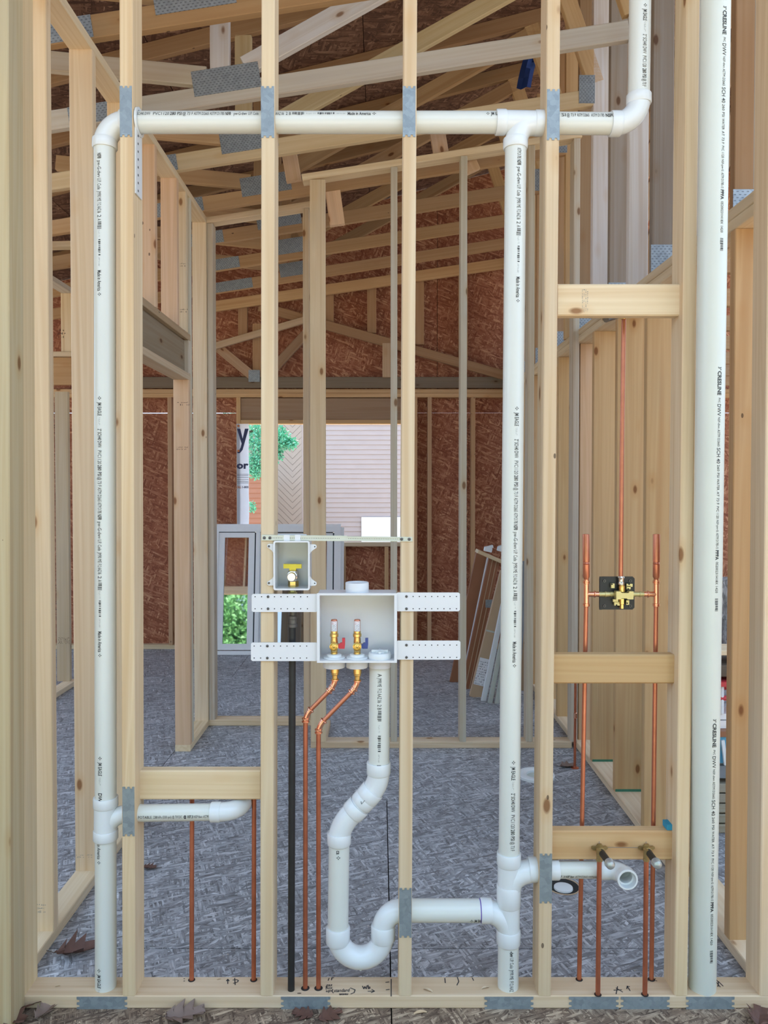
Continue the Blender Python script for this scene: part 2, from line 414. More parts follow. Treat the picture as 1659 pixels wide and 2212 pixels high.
# ---- plumbing wall
wf = empty('wall_front', (0, D0, 0), 'bare lumber stud wall carrying white pipes in the foreground', 'wall', kind='structure')
def fstud(name, xt, xb, tint=FRESH, w=H2, d=W4, Y=D0, zt=3.16, zb=H2, yt=50, yb=2100):
    a, b = P(xt, yt, Y), P(xb, yb, Y); dr = (a - b) / (a.z - b.z)
    p0, p1 = b + dr * (zb - b.z), b + dr * (zt - b.z); o = Vector((0, d / 2, 0))
    return board(name, wf, p0 + o, p1 + o, w, d, tint)
S0 = fstud('stud', 27.5, 38.5, (.92, .88, .76))
S1 = fstud('stud', 272, 278)
S2 = fstud('stud', 579, 576, PALE)
S3 = fstud('stud', 886.5, 875, PALE)
S4 = fstud('stud', 1196, 1177)
S5 = fstud('stud', 1497, 1472)
S6 = fstud('stud', 1678, 1655.5)
fstud('stud', 3, 8, (.72, .74, .66), Y=D0 - .09, d=.088, zb=0.0)
xl = P(24, 2150, D0).x
splate = hboard('sole_plate', wf, (xl, D0 + .0445, .019), (2.3, D0 + .0445, .019), H2, W4, (1.02, .98, .92), (0, 1, 0))
hboard('top_plate', wf, (-2.2, D0 + .0445, 3.179), (2.3, D0 + .0445, 3.179), H2, W4)
def block(x0, x1, ya, yb, Y, tint=FRESH, d=H2, name='blocking'):
    a, b = P(x0, (ya + yb) / 2, Y), P(x1, (ya + yb) / 2, Y); hgt = P(x0, ya, Y).z - P(x0, yb, Y).z
    o = Vector((0, d / 2, 0)); return board(name, wf, a + o, b + o, hgt, d, tint, ease=.004)
B1 = block(302, 562, 1665, 1728, 2.272)
B2 = block(1205, 1471, 613, 682, 2.248, PALE)
B3 = block(1196, 1458, 1414, 1477, 2.255, TAN)
B4 = block(1192, 1456, 1795, 1858, 2.255, TAN)
mb = MB(); a = P(1450, 1795, 2.2545); b = P(1456.5, 1858, 2.2545)
mb.box(((P(1453.5, 1800, 2.2545)) + (P(1456, 1855, 2.2545))) / 2, (.004, .001, .075)); mb.bbox(P(1441, 1788, 2.256) + Vector((0, 0, .009)), P(1456, 1795, 2.256) + Vector((.001, .036, .002)))
mb.build('painted_end', M['paint_blue'], B4)

# steel nail plates: thin, with bent toothed ends
def nail_plate(x0, x1, y0, y1, Y, par, vertical=True):
    a, b = P(x0, y0, Y), P(x1, y1, Y); x, X, z, Z = min(a.x, b.x), max(a.x, b.x), min(a.z, b.z), max(a.z, b.z)
    t = .006; poly = []
    if vertical:
        w = X - x; top = [(x, Z), (x + w * .22, Z), (x + w * .25, Z - t), (x + w * .40, Z - t), (x + w * .43, Z), (x + w * .6, Z), (x + w * .63, Z - t), (x + w * .8, Z - t), (x + w * .83, Z), (X, Z)]
        bot = [(X, z), (x + w * .83, z), (x + w * .8, z + t), (x + w * .63, z + t), (x + w * .6, z), (x + w * .4, z), (x + w * .37, z + t), (x + w * .2, z + t), (x + w * .17, z), (x, z)]
        poly = top + bot
    else:
        h = Z - z; t = .008
        poly = [(x, Z), (X, Z), (X, Z - h * .2), (X - t, Z - h * .24), (X - t, Z - h * .42), (X, Z - h * .46), (X, Z - h * .62), (X - t, Z - h * .66), (X - t, Z - h * .8), (X, Z - h * .84), (X, z),
                (x, z), (x, Z - h * .84), (x + t, Z - h * .8), (x + t, Z - h * .66), (x, Z - h * .62), (x, Z - h * .46), (x + t, Z - h * .42), (x + t, Z - h * .24), (x, Z - h * .2)]
    cx, cz = (x + X) / 2, (z + Z) / 2
    m = MB(); m.prism([(p - cx, q - cz) for p, q in poly], (cx, Y, cz), (1, 0, 0), (0, 0, 1), .0016); 
    return m.build('nail_plate', M['galv'], par)
YP = D0 - .0006
nail_plate(258.6, 285.7, 186, 296, YP, S1); nail_plate(563.7, 592.5, 186.5, 298, YP, S2); nail_plate(870, 897.5, 186.5, 296, YP, S3); nail_plate(1181.5, 1208.5, 193, 303, YP, S4)
nail_plate(264.5, 291, 1699.5, 1806, YP, S1); nail_plate(862.5, 889, 1918, 2025, YP, S3); nail_plate(1165.7, 1192, 1844, 1951, YP, S4)
for x0, x1 in ((166, 275), (607, 713.5), (1046.5, 1152), (1229, 1336), (1341, 1446), (1482, 1586)): nail_plate(x0, x1, 2153, 2180, YP, splate, False)

# knee-high return wall toward the camera, at the far left edge
wr = empty('wall_left_return', (-1.13, 2.1, 0), 'lumber end post and plate of a wall running toward the camera at the left edge', 'wall', kind='structure')
hboard('sole_plate', wr, (-1.135, D0 - .002, .019), (-1.135, 1.2, .019), W4, H2, (.95, .95, .85), (0, 0, 1))

# ---- left wall, running away from the camera; right faces at x = -1.094
XL = -1.094
wl = empty('wall_left', (XL, 2.4, 0), 'lumber stud wall with a doorway header running back on the left', 'wall', kind='structure')
hboard('sole_plate', wl, (XL - .0445, D1 + .001, .019), (XL - .0445, 3.45, .019), W4, H2, PALE, (0, 0, 1))
hboard('sole_plate', wl, (XL - .0445, 4.41, .019), (XL - .0445, 4.96, .019), W4, H2, PALE, (0, 0, 1))
hboard('top_plate', wl, (XL - .0445, D1, 3.209), (XL - .0445, 4.96, 3.209), W4, H2, PALE, (0, 0, 1))
def lstud(y, z0=H2, z1=3.19, tint=FRESH): return vstud('stud', wl, XL - W4, y, z0, z1, W4, H2, tint)
lstud(2.549); lstud(2.955); lstud(3.362); lstud(3.45, tint=OLD)
for y in (3.767, 4.173): lstud(y, 2.405, 3.19, PINK)
lstud(4.365, 2.405, 3.19, PALE)
lstud(4.455, tint=GREY); lstud(4.87, tint=PALE)
vstud('jack_stud', wl, XL - W4, 4.41, H2, 2.14, W4, H2, PINK)
hboard('header_plate', wl, (XL - .0445, 3.45, 2.386), (XL - .0445, 4.455, 2.386), W4, H2, (.72, .68, .62), (0, 0, 1))
hboard('header_plate', wl, (XL - .0445, 3.45, 2.159), (XL - .0445, 4.455, 2.159), W4, H2, (.78, .76, .74), (0, 0, 1))
hboard('header_beam', wl, (XL - .055, 3.45, 2.2725), (XL - .055, 4.43, 2.2725), .187, .06, (.40, .39, .38), (1, 0, 0))
hboard('header_end', wl, (XL - .0445, 4.43, 2.178), (XL - .0445, 4.43, 2.366), W4, .03, OLD)

# ---- cross walls behind
SL = .155                                   # slope of the vaulted ceiling line
def hb(x): return 1.70 + SL * (x - XL) + HC  # underside of the sloping bottom chords
def xy_board(name, par, x0, z0, x1, z1, y, w, d, tint): return board(name, par, (x0, y, z0), (x1, y, z1), w, d, tint)
wm1 = empty('wall_middle_left', (-.75, 4.885, 0), 'short lumber wall with a wide opening behind the doorway wall', 'wall', kind='structure')
Y1 = 4.885
hboard('sole_plate', wm1, (XL, Y1 + .0445, .019), (-.41, Y1 + .0445, .019), H2, W4, FRESH)
def tpl(par, x0, x1, y, tint): return board('top_plate', par, (x0, y + .0445, hb(x0) - .019), (x1, y + .0445, hb(x1) - .019), H2, W4, tint)
tpl(wm1, XL - .02, -.36, Y1, PALE)
vstud('stud', wm1, XL, Y1, H2, hb(XL) - .04, H2, W4, OLD)
vstud('stud', wm1, -.488, Y1, H2, hb(-.488) - .04, H2, W4, FRESH)
wm2 = empty('wall_middle', (.35, 4.463, 0), 'open lumber stud wall with a sloping top plate across the middle', 'wall', kind='structure')
Y2 = 4.463
hboard('sole_plate', wm2, (-.405, Y2 + .0445, .019), (1.12, Y2 + .0445, .019), H2, W4, PALE)
tpl(wm2, -.45, 1.16, Y2, PALE)
for xa in ((851 - CX) / F * Y2, (1001 - CX) / F * Y2, (1146 - CX) / F * Y2, (1243 - CX) / F * Y2):
    vstud('stud', wm2, xa - .019, Y2, H2, hb(xa) - .042, H2, W4, GREY if xa < .6 else OLD)
vstud('corner_stud', wm2, -.405, Y2 - .002, H2, hb(-.405) - .04, W4, H2, FRESH)
hboard('sole_plate', wm2, (-.361, Y2 + .09, .019), (-.361, Y1, .019), W4, H2, FRESH, (0, 0, 1))
for px0, px1, py0, py1 in ((608, 655, 335, 392), (931, 971, 290, 345), (708, 742, 415, 487), (1000, 1035, 350, 372)):
    a, b = P((px0 + px1) / 2 - 6, py0, Y2 + .15), P((px0 + px1) / 2 + 4, py1, Y2 + .15); board('truss_block', wm2, a, b, .09, H2, PINK)

# ---- right wall, 2x6 studs, left faces at x = 1.148
XR = 1.148
wrt = empty('wall_right', (XR, 2.4, 0), 'deep lumber stud wall with double top plate running back on the right', 'wall', kind='structure')
hboard('sole_plate', wrt, (XR + .07, D1 + .001, .019), (XR + .07, 7.2, .019), .14, H2, PALE, (0, 0, 1))
for z in (2.382, 2.421): hboard('top_plate', wrt, (XR + .07, D1 + .004, z), (XR + .07, 7.2, z), .14, H2, PALE, (0, 0, 1))
for k in range(12):
    y = 2.50 + .41 * k
    o = vstud('stud', wrt, XR, y, H2, 2.362, .14, H2, TAN if k else (.80, .62, .44))
    if k in (2, 3, 4):
        mb = MB(); mb.bbox((XR + .002, y - .0008, H2), (XR + .138, y, H2 + .012)); mb.build('stained_end', M['paint_green'], o)
vstud('stud', wrt, XR + .02, 4.50, H2, 2.362, .12, H2, PINK)

# ---- far wall with the window opening
YB = 7.20
wb = empty('wall_back', (0, YB, 0), 'far wall of red-brown strand board and studs with a window opening', 'wall', kind='structure')
wx0, wx1, wz0, wz1 = -1.344, .312, 1.005, 2.114
hboard('sole_plate', wb, (-4.6, YB + .0445, .019), (4.6, YB + .0445, .019), H2, W4, PALE)
for z in (2.382, 2.421): hboard('top_plate', wb, (-4.6, YB + .0445, z), (4.6, YB + .0445, z), H2, W4, (1.0, .80, .62))
studx = [(928, .035), (1022, .035), (1116, .035), (1210, .035), (367, .035), (273, .035), (180, .035), (86, .035)]
for px, w in studx:
    x = (px - CX) / F * YB; vstud('stud', wb, x - .019, YB, H2, 2.363, H2, W4, (.80, .62, .50))
for x in (1.95, 2.36, 2.77): vstud('stud', wb, x, YB, H2, 2.363, H2, W4, (.8, .62, .5))
for x in (wx0, wx1 - .002): vstud('stud', wb, x if x > 0 else x, YB, H2, 2.363, H2, W4, (.95, .74, .55))
hboard('window_header', wb, (wx0 + .04, YB + .045, 2.255), (wx1, YB + .045, 2.255), .205, .06, (.52, .42, .37))
hboard('header_plate', wb, (wx0 + .04, YB + .0445, 2.134), (wx1, YB + .0445, 2.134), H2, W4, (.92, .72, .52))
hboard('window_sill', wb, (wx0 + .04, YB + .0445, wz0 - .019), (wx1, YB + .0445, wz0 - .019), H2, W4, PALE)
for px in (742, 835, 600, 680): vstud('cripple_stud', wb, (px - CX) / F * YB - .019, YB, H2, wz0 - .04, H2, W4, (.9, .72, .56))
def sheet(x0, x1, z0, z1, Y=YB + .0905, par=wb, m='osb_wall', t=.011):
    mb = MB(); mb.bbox((x0 + .0015, Y, z0), (x1 - .0015, Y + t, z1)); return mb.build('wall_sheet', M[m], par)
def zs(py): return HC + (1051 - py) / F * YB
zj = zs(890)                                # the joint line above the sheets
ox0, ox1 = (511 - CX) / F * YB, (893 - CX) / F * YB
sheet(-5.0, -3.6, 0, zj - .005); sheet(-3.6, -2.4, 0, zj - .005); sheet(-2.4, ox0, 0, zj - .006); sheet(ox1, 1.9, 0, zj - .002)
sheet(1.9, 3.1, 0, zj - .003); sheet(3.1, 4.6, 0, zj - .003); sheet(ox0, ox1, 0, wz0 - .01)
for x0, x1 in ((-5.0, -2.4), (-2.4, ox0), (ox0, ox1), (ox1, 1.9), (1.9, 4.6)): sheet(x0, x1, zj if not x0 == ox0 else wz1 + .01, 2.444)

# wall farther left in the next room
wfl = empty('wall_far_left', (-2.4, 5.6, 0), 'end of another lumber wall standing in the room to the left', 'wall', kind='structure')
hboard('sole_plate', wfl, (-2.385, 4.2, .019), (-2.385, 5.93, .019), W4, H2, PALE, (0, 0, 1))
vstud('stud', wfl, -2.475, 5.86, H2, 2.25, .10, H2, (.86, .86, .84))
vstud('stud', wfl, -2.43, 4.2, H2, 2.5, W4, H2, FRESH)
hboard('header_beam', wfl, (-3.4, 5.9, 2.41), (-2.2, 5.9, 2.41), .21, H2, (.75, .55, .38)); hboard('header_plate', wfl, (-3.4, 5.9, 2.535), (-2.2, 5.9, 2.535), H2, W4, FRESH)
vstud('cripple_stud', wfl, -2.43, 5.88, 2.555, 3.0, W4, H2, PALE); hboard('top_plate', wfl, (-2.385, 4.2, 3.02), (-2.385, 5.95, 3.02), W4, H2, OLD, (0, 0, 1))
hboard('top_plate', wfl, (-3.6, 5.5, 3.21), (-1.9, 5.5, 3.25), H2, W4, PALE)

# ---- unseen half-height side walls, added to block light coming off the ground
for nm, xw, lab in (('wall_light_block_left', -4.78, 'unseen half-height wall at the far left, added to block light off the ground'), ('wall_light_block_right', 4.75, 'unseen half-height wall at the far right, added to block light off the ground')):
    we = empty(nm, (xw, 2, -.3), lab, 'wall', kind='structure')
    for a in (-3.6, -1.2, 1.2, 3.6):
        mb = MB(); mb.bbox((xw - .011, a, -.3), (xw, min(a + 2.398, 7.3), 1.75)); mb.build('wall_sheet', M['osb_wall'], we)
    hboard('window_sill', we, (xw + .0, -3.6, 1.77), (xw + .0, 7.2, 1.77), W4, H2, PALE, (0, 0, 1))

# ---- roof sheathing
RS = .25
def ht(x): return 2.33 + RS * (x - XL) + HC     # underside of the top chords
ceil_ = empty('ceiling', (0, 3, 4), 'dark underside of strand board roof sheets above the trusses', 'ceiling', kind='structure')
XRIDGE = 2.2
def roof_sheet(x0, x1, y0, y1, z0, z1):
    mb = MB(); bs = basis((x1 - x0, 0, z1 - z0), (0, 1, 0)); c = Vector(((x0 + x1) / 2, (y0 + y1) / 2, (z0 + z1) / 2)); L = math.hypot(x1 - x0, z1 - z0)
    rot = Matrix((Vector((x1 - x0, 0, z1 - z0)).normalized(), Vector((0, 1, 0)), Vector((x1 - x0, 0, z1 - z0)).normalized().cross(Vector((0, 1, 0))))).transposed()
    mb.box(c, (L - .004, y1 - y0 - .004, .012), rot); mb.build('roof_sheet', M['osb_roof'], ceil_, origin=c, rot=rot)
    mb = MB(); mb.box(c + rot @ Vector((0, 0, .012)), (L + .01, y1 - y0 + .01, .006), rot); mb.build('roof_light_block', M['hole'], ceil_, origin=c, rot=rot)  # unseen dark backing added to stop light leaking through the sheet joints
ROOF0 = .2
xs = [-4.7, -3.55, -2.4, -1.25, -.1, 1.05, XRIDGE]
ys = [ROOF0, 1.9, 4.34, 6.78, 8.95]  # far overhang added out of view to keep sun out of the window
for j in range(len(ys) - 1):
    for i in range(len(xs) - 1):
        if j < 2 and xs[i] < -2.5: continue          # left without sheets to let sky light in from the side
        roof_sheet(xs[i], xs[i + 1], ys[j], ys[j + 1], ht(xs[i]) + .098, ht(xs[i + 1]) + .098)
    for x0, x1 in ((XRIDGE, 3.4), (3.4, 4.8)):
        if j < 2: continue  # right slope left open as well, to admit side sky light
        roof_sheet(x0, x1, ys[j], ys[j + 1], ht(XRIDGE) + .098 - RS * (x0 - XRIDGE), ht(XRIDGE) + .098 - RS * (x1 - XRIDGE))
# gable above the far wall
gab = empty('wall_gable', (0, YB, 2.45), 'dark strand board gable above the far wall', 'wall', kind='structure')
for x0, x1 in ((-4.6, -3.1), (-3.1, -1.9), (-1.9, -.68), (-.68, .54), (.54, 1.76), (1.76, XRIDGE), (XRIDGE, 3.4), (3.4, 4.7)):
    f = lambda x: (ht(x) if x <= XRIDGE else ht(XRIDGE) - RS * (x - XRIDGE)) + .085
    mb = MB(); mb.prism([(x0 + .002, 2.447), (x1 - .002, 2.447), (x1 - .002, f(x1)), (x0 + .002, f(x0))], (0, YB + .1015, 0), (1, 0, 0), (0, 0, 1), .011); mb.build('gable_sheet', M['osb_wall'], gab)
    mb = MB(); mb.prism([(x0 - .01, 2.447), (x1 + .01, 2.447), (x1 + .01, f(x1)), (x0 - .01, f(x0))], (0, YB + .108, 0), (1, 0, 0), (0, 0, 1), .005); mb.build('gable_light_block', M['hole'], gab)  # hidden dark backing added so no daylight leaks between gable sheets

wfo = empty('wall_rear', (0, -3.6, 2.1), 'strand board header over the open front of the house, seen mirrored in the leaning window', 'wall', kind='structure')
for x0, x1 in ((-6.0, -3.6), (-3.6, -1.2), (-1.2, 1.2), (1.2, 3.6)):
    mb = MB(); mb.bbox((x0 + .002, -3.6, 2.14), (x1 - .002, -3.589, 3.5)); mb.build('wall_sheet', M['osb_wall'], wfo)
mb = MB(); mb.bbox((-6.0, -3.7, 3.51), (3.6, -2.8, 3.53)); mb.build('roof_sheet', M['osb_roof'], wfo)  # unseen strip added to keep the sun off the header
hboard('window_header', wfo, (-6.0, -3.54, 2.23), (3.6, -3.54, 2.23), .18, .08, FRESH)
for x in (-6.0, 3.56): vstud('stud', wfo, x, -3.585, -.44, 3.5, H2, W4, FRESH)
for i in range(15): vstud('cripple_stud', wfo, -5.6 + .61 * i, -3.585, 2.32, 3.5, H2, W4, FRESH)
# ================================================================== TRUSSES
def truss(k, label):
    y = 3.56 + .61 * k; yc = y + .019
    t = empty('roof_truss', (-1.5, yc, hb(-1.5)), label, 'roof truss', 'roof trusses under the vaulted roof')
    def mem(name, x0, z0, x1, z1, w=W4, tint=FRESH, dy=0): return board(name, t, (x0, yc + dy, z0), (x1, yc + dy, z1), w, H2, tint)
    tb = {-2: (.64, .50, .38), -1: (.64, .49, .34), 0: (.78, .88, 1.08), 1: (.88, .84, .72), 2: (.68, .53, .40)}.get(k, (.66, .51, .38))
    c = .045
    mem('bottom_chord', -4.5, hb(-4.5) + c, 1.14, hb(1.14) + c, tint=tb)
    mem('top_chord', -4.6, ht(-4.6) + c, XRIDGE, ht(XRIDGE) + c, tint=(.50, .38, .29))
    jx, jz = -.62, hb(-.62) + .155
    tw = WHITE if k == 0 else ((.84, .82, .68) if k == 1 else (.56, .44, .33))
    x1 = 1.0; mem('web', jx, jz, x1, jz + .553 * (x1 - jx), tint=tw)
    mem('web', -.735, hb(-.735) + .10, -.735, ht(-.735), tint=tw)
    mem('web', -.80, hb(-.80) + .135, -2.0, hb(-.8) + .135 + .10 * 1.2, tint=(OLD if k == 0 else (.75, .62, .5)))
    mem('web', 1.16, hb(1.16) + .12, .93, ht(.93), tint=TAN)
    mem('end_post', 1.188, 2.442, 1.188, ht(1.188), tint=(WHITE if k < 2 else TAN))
    def plate(x, z, w, h, rot=0):
        mb = MB(); r = Matrix.Rotation(-rot, 3, 'Y'); mb.box((0, 0, 0), (w, .0016, h)); m_ = mb.build('gusset_plate', M['gusset'], t, origin=(0, 0, 0))
        M4 = Matrix.Translation((x, y - .0012, z)) @ r.to_4x4(); m_.matrix_basis = M4; W[m_.name] = M4
        m_.matrix_parent_inverse = W[t.name].inverted()
    plate(-.705, hb(-.705) + .105, .31, .115, math.atan(SL))
    plate(-1.26, hb(-1.26) + .046, .34, .085, math.atan(SL))
    if k > 0: plate(1.11, hb(1.11) + .09, .085, .15)
    return t
names = ['roof truss almost overhead whose brown end post stands right of the large cream pipe', 'roof truss just behind the plumbing wall, crossing the very top of the picture',
         'bleached pale roof truss with the big bluish toothed plate above the pipes', 'greenish yellow roof truss seen right below the horizontal white pipe',
         'roof truss directly behind the sloping top plate of the middle wall', 'second roof truss behind the middle wall, topmost seen between its studs', 'third roof truss behind the middle wall',
         'last full roof truss before the dark gable']
for i, nme in enumerate(names): truss(i - 2 if i < 6 else i - 2, nme)
# flat-bottomed trusses over the right room, standing on the right wall
flabels = ['brown flat-bottomed truss whose post and toothed plate show right of the large cream pipe', 'dark grey flat-bottomed truss whose weathered post stands right of the top pipe riser',
           'grey flat-bottomed truss whose knotty post stands over the highest right block', 'brown flat-bottomed truss post right behind the first post of the middle wall', 'fifth flat-bottomed truss back over the right room, seen in the slit beside the large pipe',
           'sixth flat-bottomed truss back over the right room', 'seventh flat-bottomed truss back over the right room', 'last flat-bottomed truss over the right room before the far wall']
for k, lab in enumerate(flabels):
    y = 2.69 + .61 * k; yc = y + .019; t = empty('flat_truss', (1.2, yc, 2.441), lab, 'roof truss', 'trusses over the right room'); dx = .07 if k == 0 else 0
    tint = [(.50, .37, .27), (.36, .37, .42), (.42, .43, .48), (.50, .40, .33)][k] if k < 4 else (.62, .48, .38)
    zt_ = lambda x: (ht(x) if x < XRIDGE else ht(XRIDGE) - RS * (x - XRIDGE))
    board('end_post', t, (1.2045 + dx, yc, 2.441), (1.2045 + dx, yc, zt_(1.2)), W4, H2, tint)
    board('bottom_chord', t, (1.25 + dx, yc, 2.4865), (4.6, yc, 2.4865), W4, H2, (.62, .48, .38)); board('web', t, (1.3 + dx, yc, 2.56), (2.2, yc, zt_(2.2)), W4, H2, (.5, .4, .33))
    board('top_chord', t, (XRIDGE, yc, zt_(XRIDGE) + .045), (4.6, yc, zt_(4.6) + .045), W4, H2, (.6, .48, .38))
    mb = MB(); mb.box((1.215 + dx, y - .0012, 2.441 + .06), (.12, .0016, .118)); mb.build('gusset_plate', M['gusset'], t)
# the flat-bottomed gable truss on the far wall
gt = empty('gable_truss', (0, 7.14, 2.44), 'weathered gable truss with crossed webs on top of the far wall', 'roof truss')
yg = 7.15
def gm(name, x0, y0, x1, y1, w=W4, tint=(.62, .5, .42), dy=0):
    return board(name, gt, P(x0, y0, yg + dy), P(x1, y1, yg + dy), w, H2, tint)
gm('bottom_chord', 200, 826.5, 1230, 826.5, .10, (.30, .29, .29), .03)
gm('sloping_chord', 440, 666, 1250, 545, .095, (.95, .74, .55), -.04)
gm('web', 560, 662, 1110, 817, .085, (.62, .46, .36)); gm('web', 440, 755, 690, 682, .06, (.85, .76, .72), -.042); gm('web', 470, 750, 545, 812, .085, (.75, .60, .52)); gm('web', 588, 800, 660, 722, .085, (.5, .38, .32))
for px, a, b in ((525, 655, 730), (711, 630, 700), (803, 610, 720), (906, 590, 745), (556, 700, 815), (1000, 590, 780)): gm('upright', px, a, px, b, .085, (.72, .54, .42), .045)
gm('upright', 836, 742, 836, 815, .085, (.85, .74, .68), -.01)
mb = MB(); mb.box(P(549, 812, yg - .022), (.105, .0016, .11)); mb.build('gusset_plate', M['gusset'], gt)

# ================================================================== WHITE DRAIN AND VENT PIPING
YC = 2.266                                   # middle of the wall, where the pipes run
SC = YC / F
R2, R15 = .0310, .0246                       # pipe radii of 2 inch and 1 1/2 inch pipe
dv = empty('drain_vent_piping', P(228, 2142, YC), 'connected white plastic drain and vent pipes with trap, tees and elbows through the stud wall', 'pipes')
def straight(name, a, b, r=R2, mat='pvc', par=None, seg=28):
    mb = MB(); mb.cyl(a, b, r, seg); return mb.build(name, M[mat], par or dv, origin=a)
def arc_pts(p0, p1, corner, n=10):
    """rounded bend from p0 to p1 tangent to the legs that meet in corner"""
    p0, p1, c = Vector(p0), Vector(p1), Vector(corner); out = []
    u, w = (p0 - c), (p1 - c); ang = u.angle(w)
    ctr = c + (u.normalized() + w.normalized()).normalized() * (u.length / math.cos(ang / 2)) if u.length > 0 else c
    a, b = p0 - ctr, p1 - ctr; tot = a.angle(b)
    for i in range(n + 1):
        t = i / n; out.append(ctr + (a * math.sin((1 - t) * tot) + b * math.sin(t * tot)) / math.sin(tot))
    return out
def hub(mb, a, b, r, lip=.0):
    """a socket: thick collar from a to b"""
    a, b = Vector(a), Vector(b); L = (b - a).length
    mb.lathe(a, b - a, [(0, r * .97), (.002, r), (L - .003, r), (L, r * .95)], 28)
def elbow(p0, p1, corner, r, hubs, name='elbow'):
    mb = MB(); mb.tube(arc_pts(p0, p1, corner), r * 1.06, 28)
    for a, b in hubs: hub(mb, a, b, r * 1.16)
    return mb.build(name, M['pvc_fit'], dv, sharp=40)
p = lambda x, y: P(x, y, YC)

# print on pipes
def v_line(pipe, xa, ya, xb, yb, r, x_off, ytop, ybot, items, h=.0115, mat='ink', Y=YC):
    """print reading downward on an upright pipe; items: (y0, y1, geometry, height factor)"""
    A, B = P(xa, ya, Y), P(xb, yb, Y); d = (B - A) / (B.z - A.z)
    a = (B - A).normalized(); mb = MB(); phi = math.asin(max(-.9, min(.9, x_off * SC / r)))
    for y0, y1, geo, hf in items:
        if y1 < ytop or y0 > ybot: continue
        s0, s1 = (P(xa, y0, Y).z - A.z) / a.z, (P(xa, y1, Y).z - A.z) / a.z
        on_pipe(mb, geo, lambda s: A + a * s, a, (0, -1, 0), (1, 0, 0), r, s0, s1, h * hf, phi)
    if mb.v: tag(mb.build('pipe_print', M[mat], pipe), kind='stuff')
def h_line(pipe, xa, ya, xb, yb, r, y_off, items, h=.0115, mat='ink', Y=YC):
    A, B = P(xa, ya, Y), P(xb, yb, Y); a = (B - A).normalized(); mb = MB(); phi = math.asin(max(-.9, min(.9, y_off * SC / r)))
    for x0, x1, geo, hf in items:
        s0, s1 = (P(x0, ya, Y).x - A.x) / a.x, (P(x1, ya, Y).x - A.x) / a.x
        on_pipe(mb, geo, lambda s: A + a * s, a, (0, -1, 0), (0, 0, 1), r, s0, s1, h * hf, phi)
    tag(mb.build('pipe_print', M[mat], pipe), kind='stuff')
T = text_geo
def jm(S):
    """the repeating line of print on the 2 inch pipe, from its emblem at S pixels"""
    return [(S - 4, S + 5, LOGO, .8), (S + 9, S + 38, T('JM EAGLE', .012), 1), (S + 42, S + 57, scribble_geo(9, 2, 3), .55), (S + 66, S + 106, T('2" SCH40 DWV', .01), 1),
            (S + 112, S + 141, T('PVC1120'), 1), (S + 143, S + 167, T('280 PSI', .015), 1), (S + 169, S + 189, T('@ 73 F'), 1), (S + 191, S + 221, T('ASTM D2665'), 1), (S + 223, S + 246, T('ASTM D1785'), 1),
            (S + 248, S + 260, T('NSF\u00ae', .02), 1), (S + 264, S + 300, T('pw-G-dwv'), 1), (S + 302, S + 326, T('U.P. Code'), 1), (S + 329, S + 351, T('JM90 ME'), 1), (S + 354, S + 376, T('F12 AAZ 06'), 1), (S + 380, S + 385, T('2'), 1),
            (S + 388, S + 392, T('A'), 1), (S + 394, S + 410, bars_geo(9, 5), 1.1), (S + 412, S + 428, scribble_geo(9, 2, 8), .5), (S + 432, S + 468, bars_geo(9, 11), .6), (S + 470, S + 490, scribble_geo(9, 2, 12), .4),
            (S + 498, S + 542, T('Made in America', .012), 1), (S + 545, S + 553, LOGO, .8)]
def clip(items, lo, hi): return [it for it in items if it[0] >= lo - 2 and it[1] <= hi + 2]

# left stack
pl_ = straight('pipe', p(226.5, 318), p(228.3, 1728))
items = clip(jm(862), 300, 1722) + clip(jm(1630), 1600, 1723) + clip(jm(92), 318, 700) + [(1705, 1723, T('DW', .015), 1)]
v_line(pl_, 226.5, 318, 228.3, 1728, R2, -4, 318, 1725, items)
pl2 = straight('pipe', p(228.3, 1805), p(228.7, 2145))
v_line(pl2, 228.3, 1805, 228.7, 2145, R2, -7, 1800, 2140, [(1815, 1846, T('in America', .01), 1), (1849, 1857, LOGO, .8)] + clip(jm(2083), 2080, 2142))
elbow(p(226.5, 316), p(277, 264.5), p(226.5, 264.5), R2, [(p(226.5, 301), p(226.5, 322)), (p(262, 264.5), p(284, 264.5))])
# sanitary tee of the left stack
def tee(axis0, axis1, hubs, branch=None, r=R2, br=R2):
    mb = MB(); mb.cyl(axis0, axis1, r * 1.08, 28)
    for a, b in hubs: hub(mb, a, b, r * 1.16)
    if branch: mb.tube(branch, br * 1.07, 26)
    return mb.build('tee', M['pvc_fit'], dv, sharp=40)
bez = lambda a, c, b, n=10: [Vector(a) * (1 - t) ** 2 + Vector(c) * 2 * t * (1 - t) + Vector(b) * t ** 2 for t in [i / n for i in range(n + 1)]]
tee(p(228.3, 1722), p(228.3, 1812), [(p(228.3, 1721), p(228.3, 1743)), (p(228.3, 1792), p(228.3, 1813))], bez(p(232, 1790), p(240, 1758), p(282, 1757)), br=R15 * .98)
pb = straight('pipe', p(272, 1756.5), p(468, 1754), R15)
h_line(pb, 272, 1756.5, 468, 1754, R15, -2, [(304, 333, T('POTABLE'), 1), (336, 354, T('2280 kPa'), 1), (356, 375, T('(330 psi)'), 1), (377, 398, T('@ 73F/23C'), 1), (401, 421, T('@ 107.3', .03), 1), (423, 441, T('NSF*dwv'), 1), (443, 459, T('ASTM D'), 1)], .0085)
mb = MB(); hub(mb, p(456, 1754), p(477, 1754), R15 * 1.2)
e0 = p(474, 1754); mb.tube([e0, e0 + Vector((.022, .001, .001)), e0 + Vector((.040, .010, .002)), e0 + Vector((.054, .028, .003)), e0 + Vector((.060, .05, .004)), e0 + Vector((.061, .075, .005))], R15 * 1.1, 26)
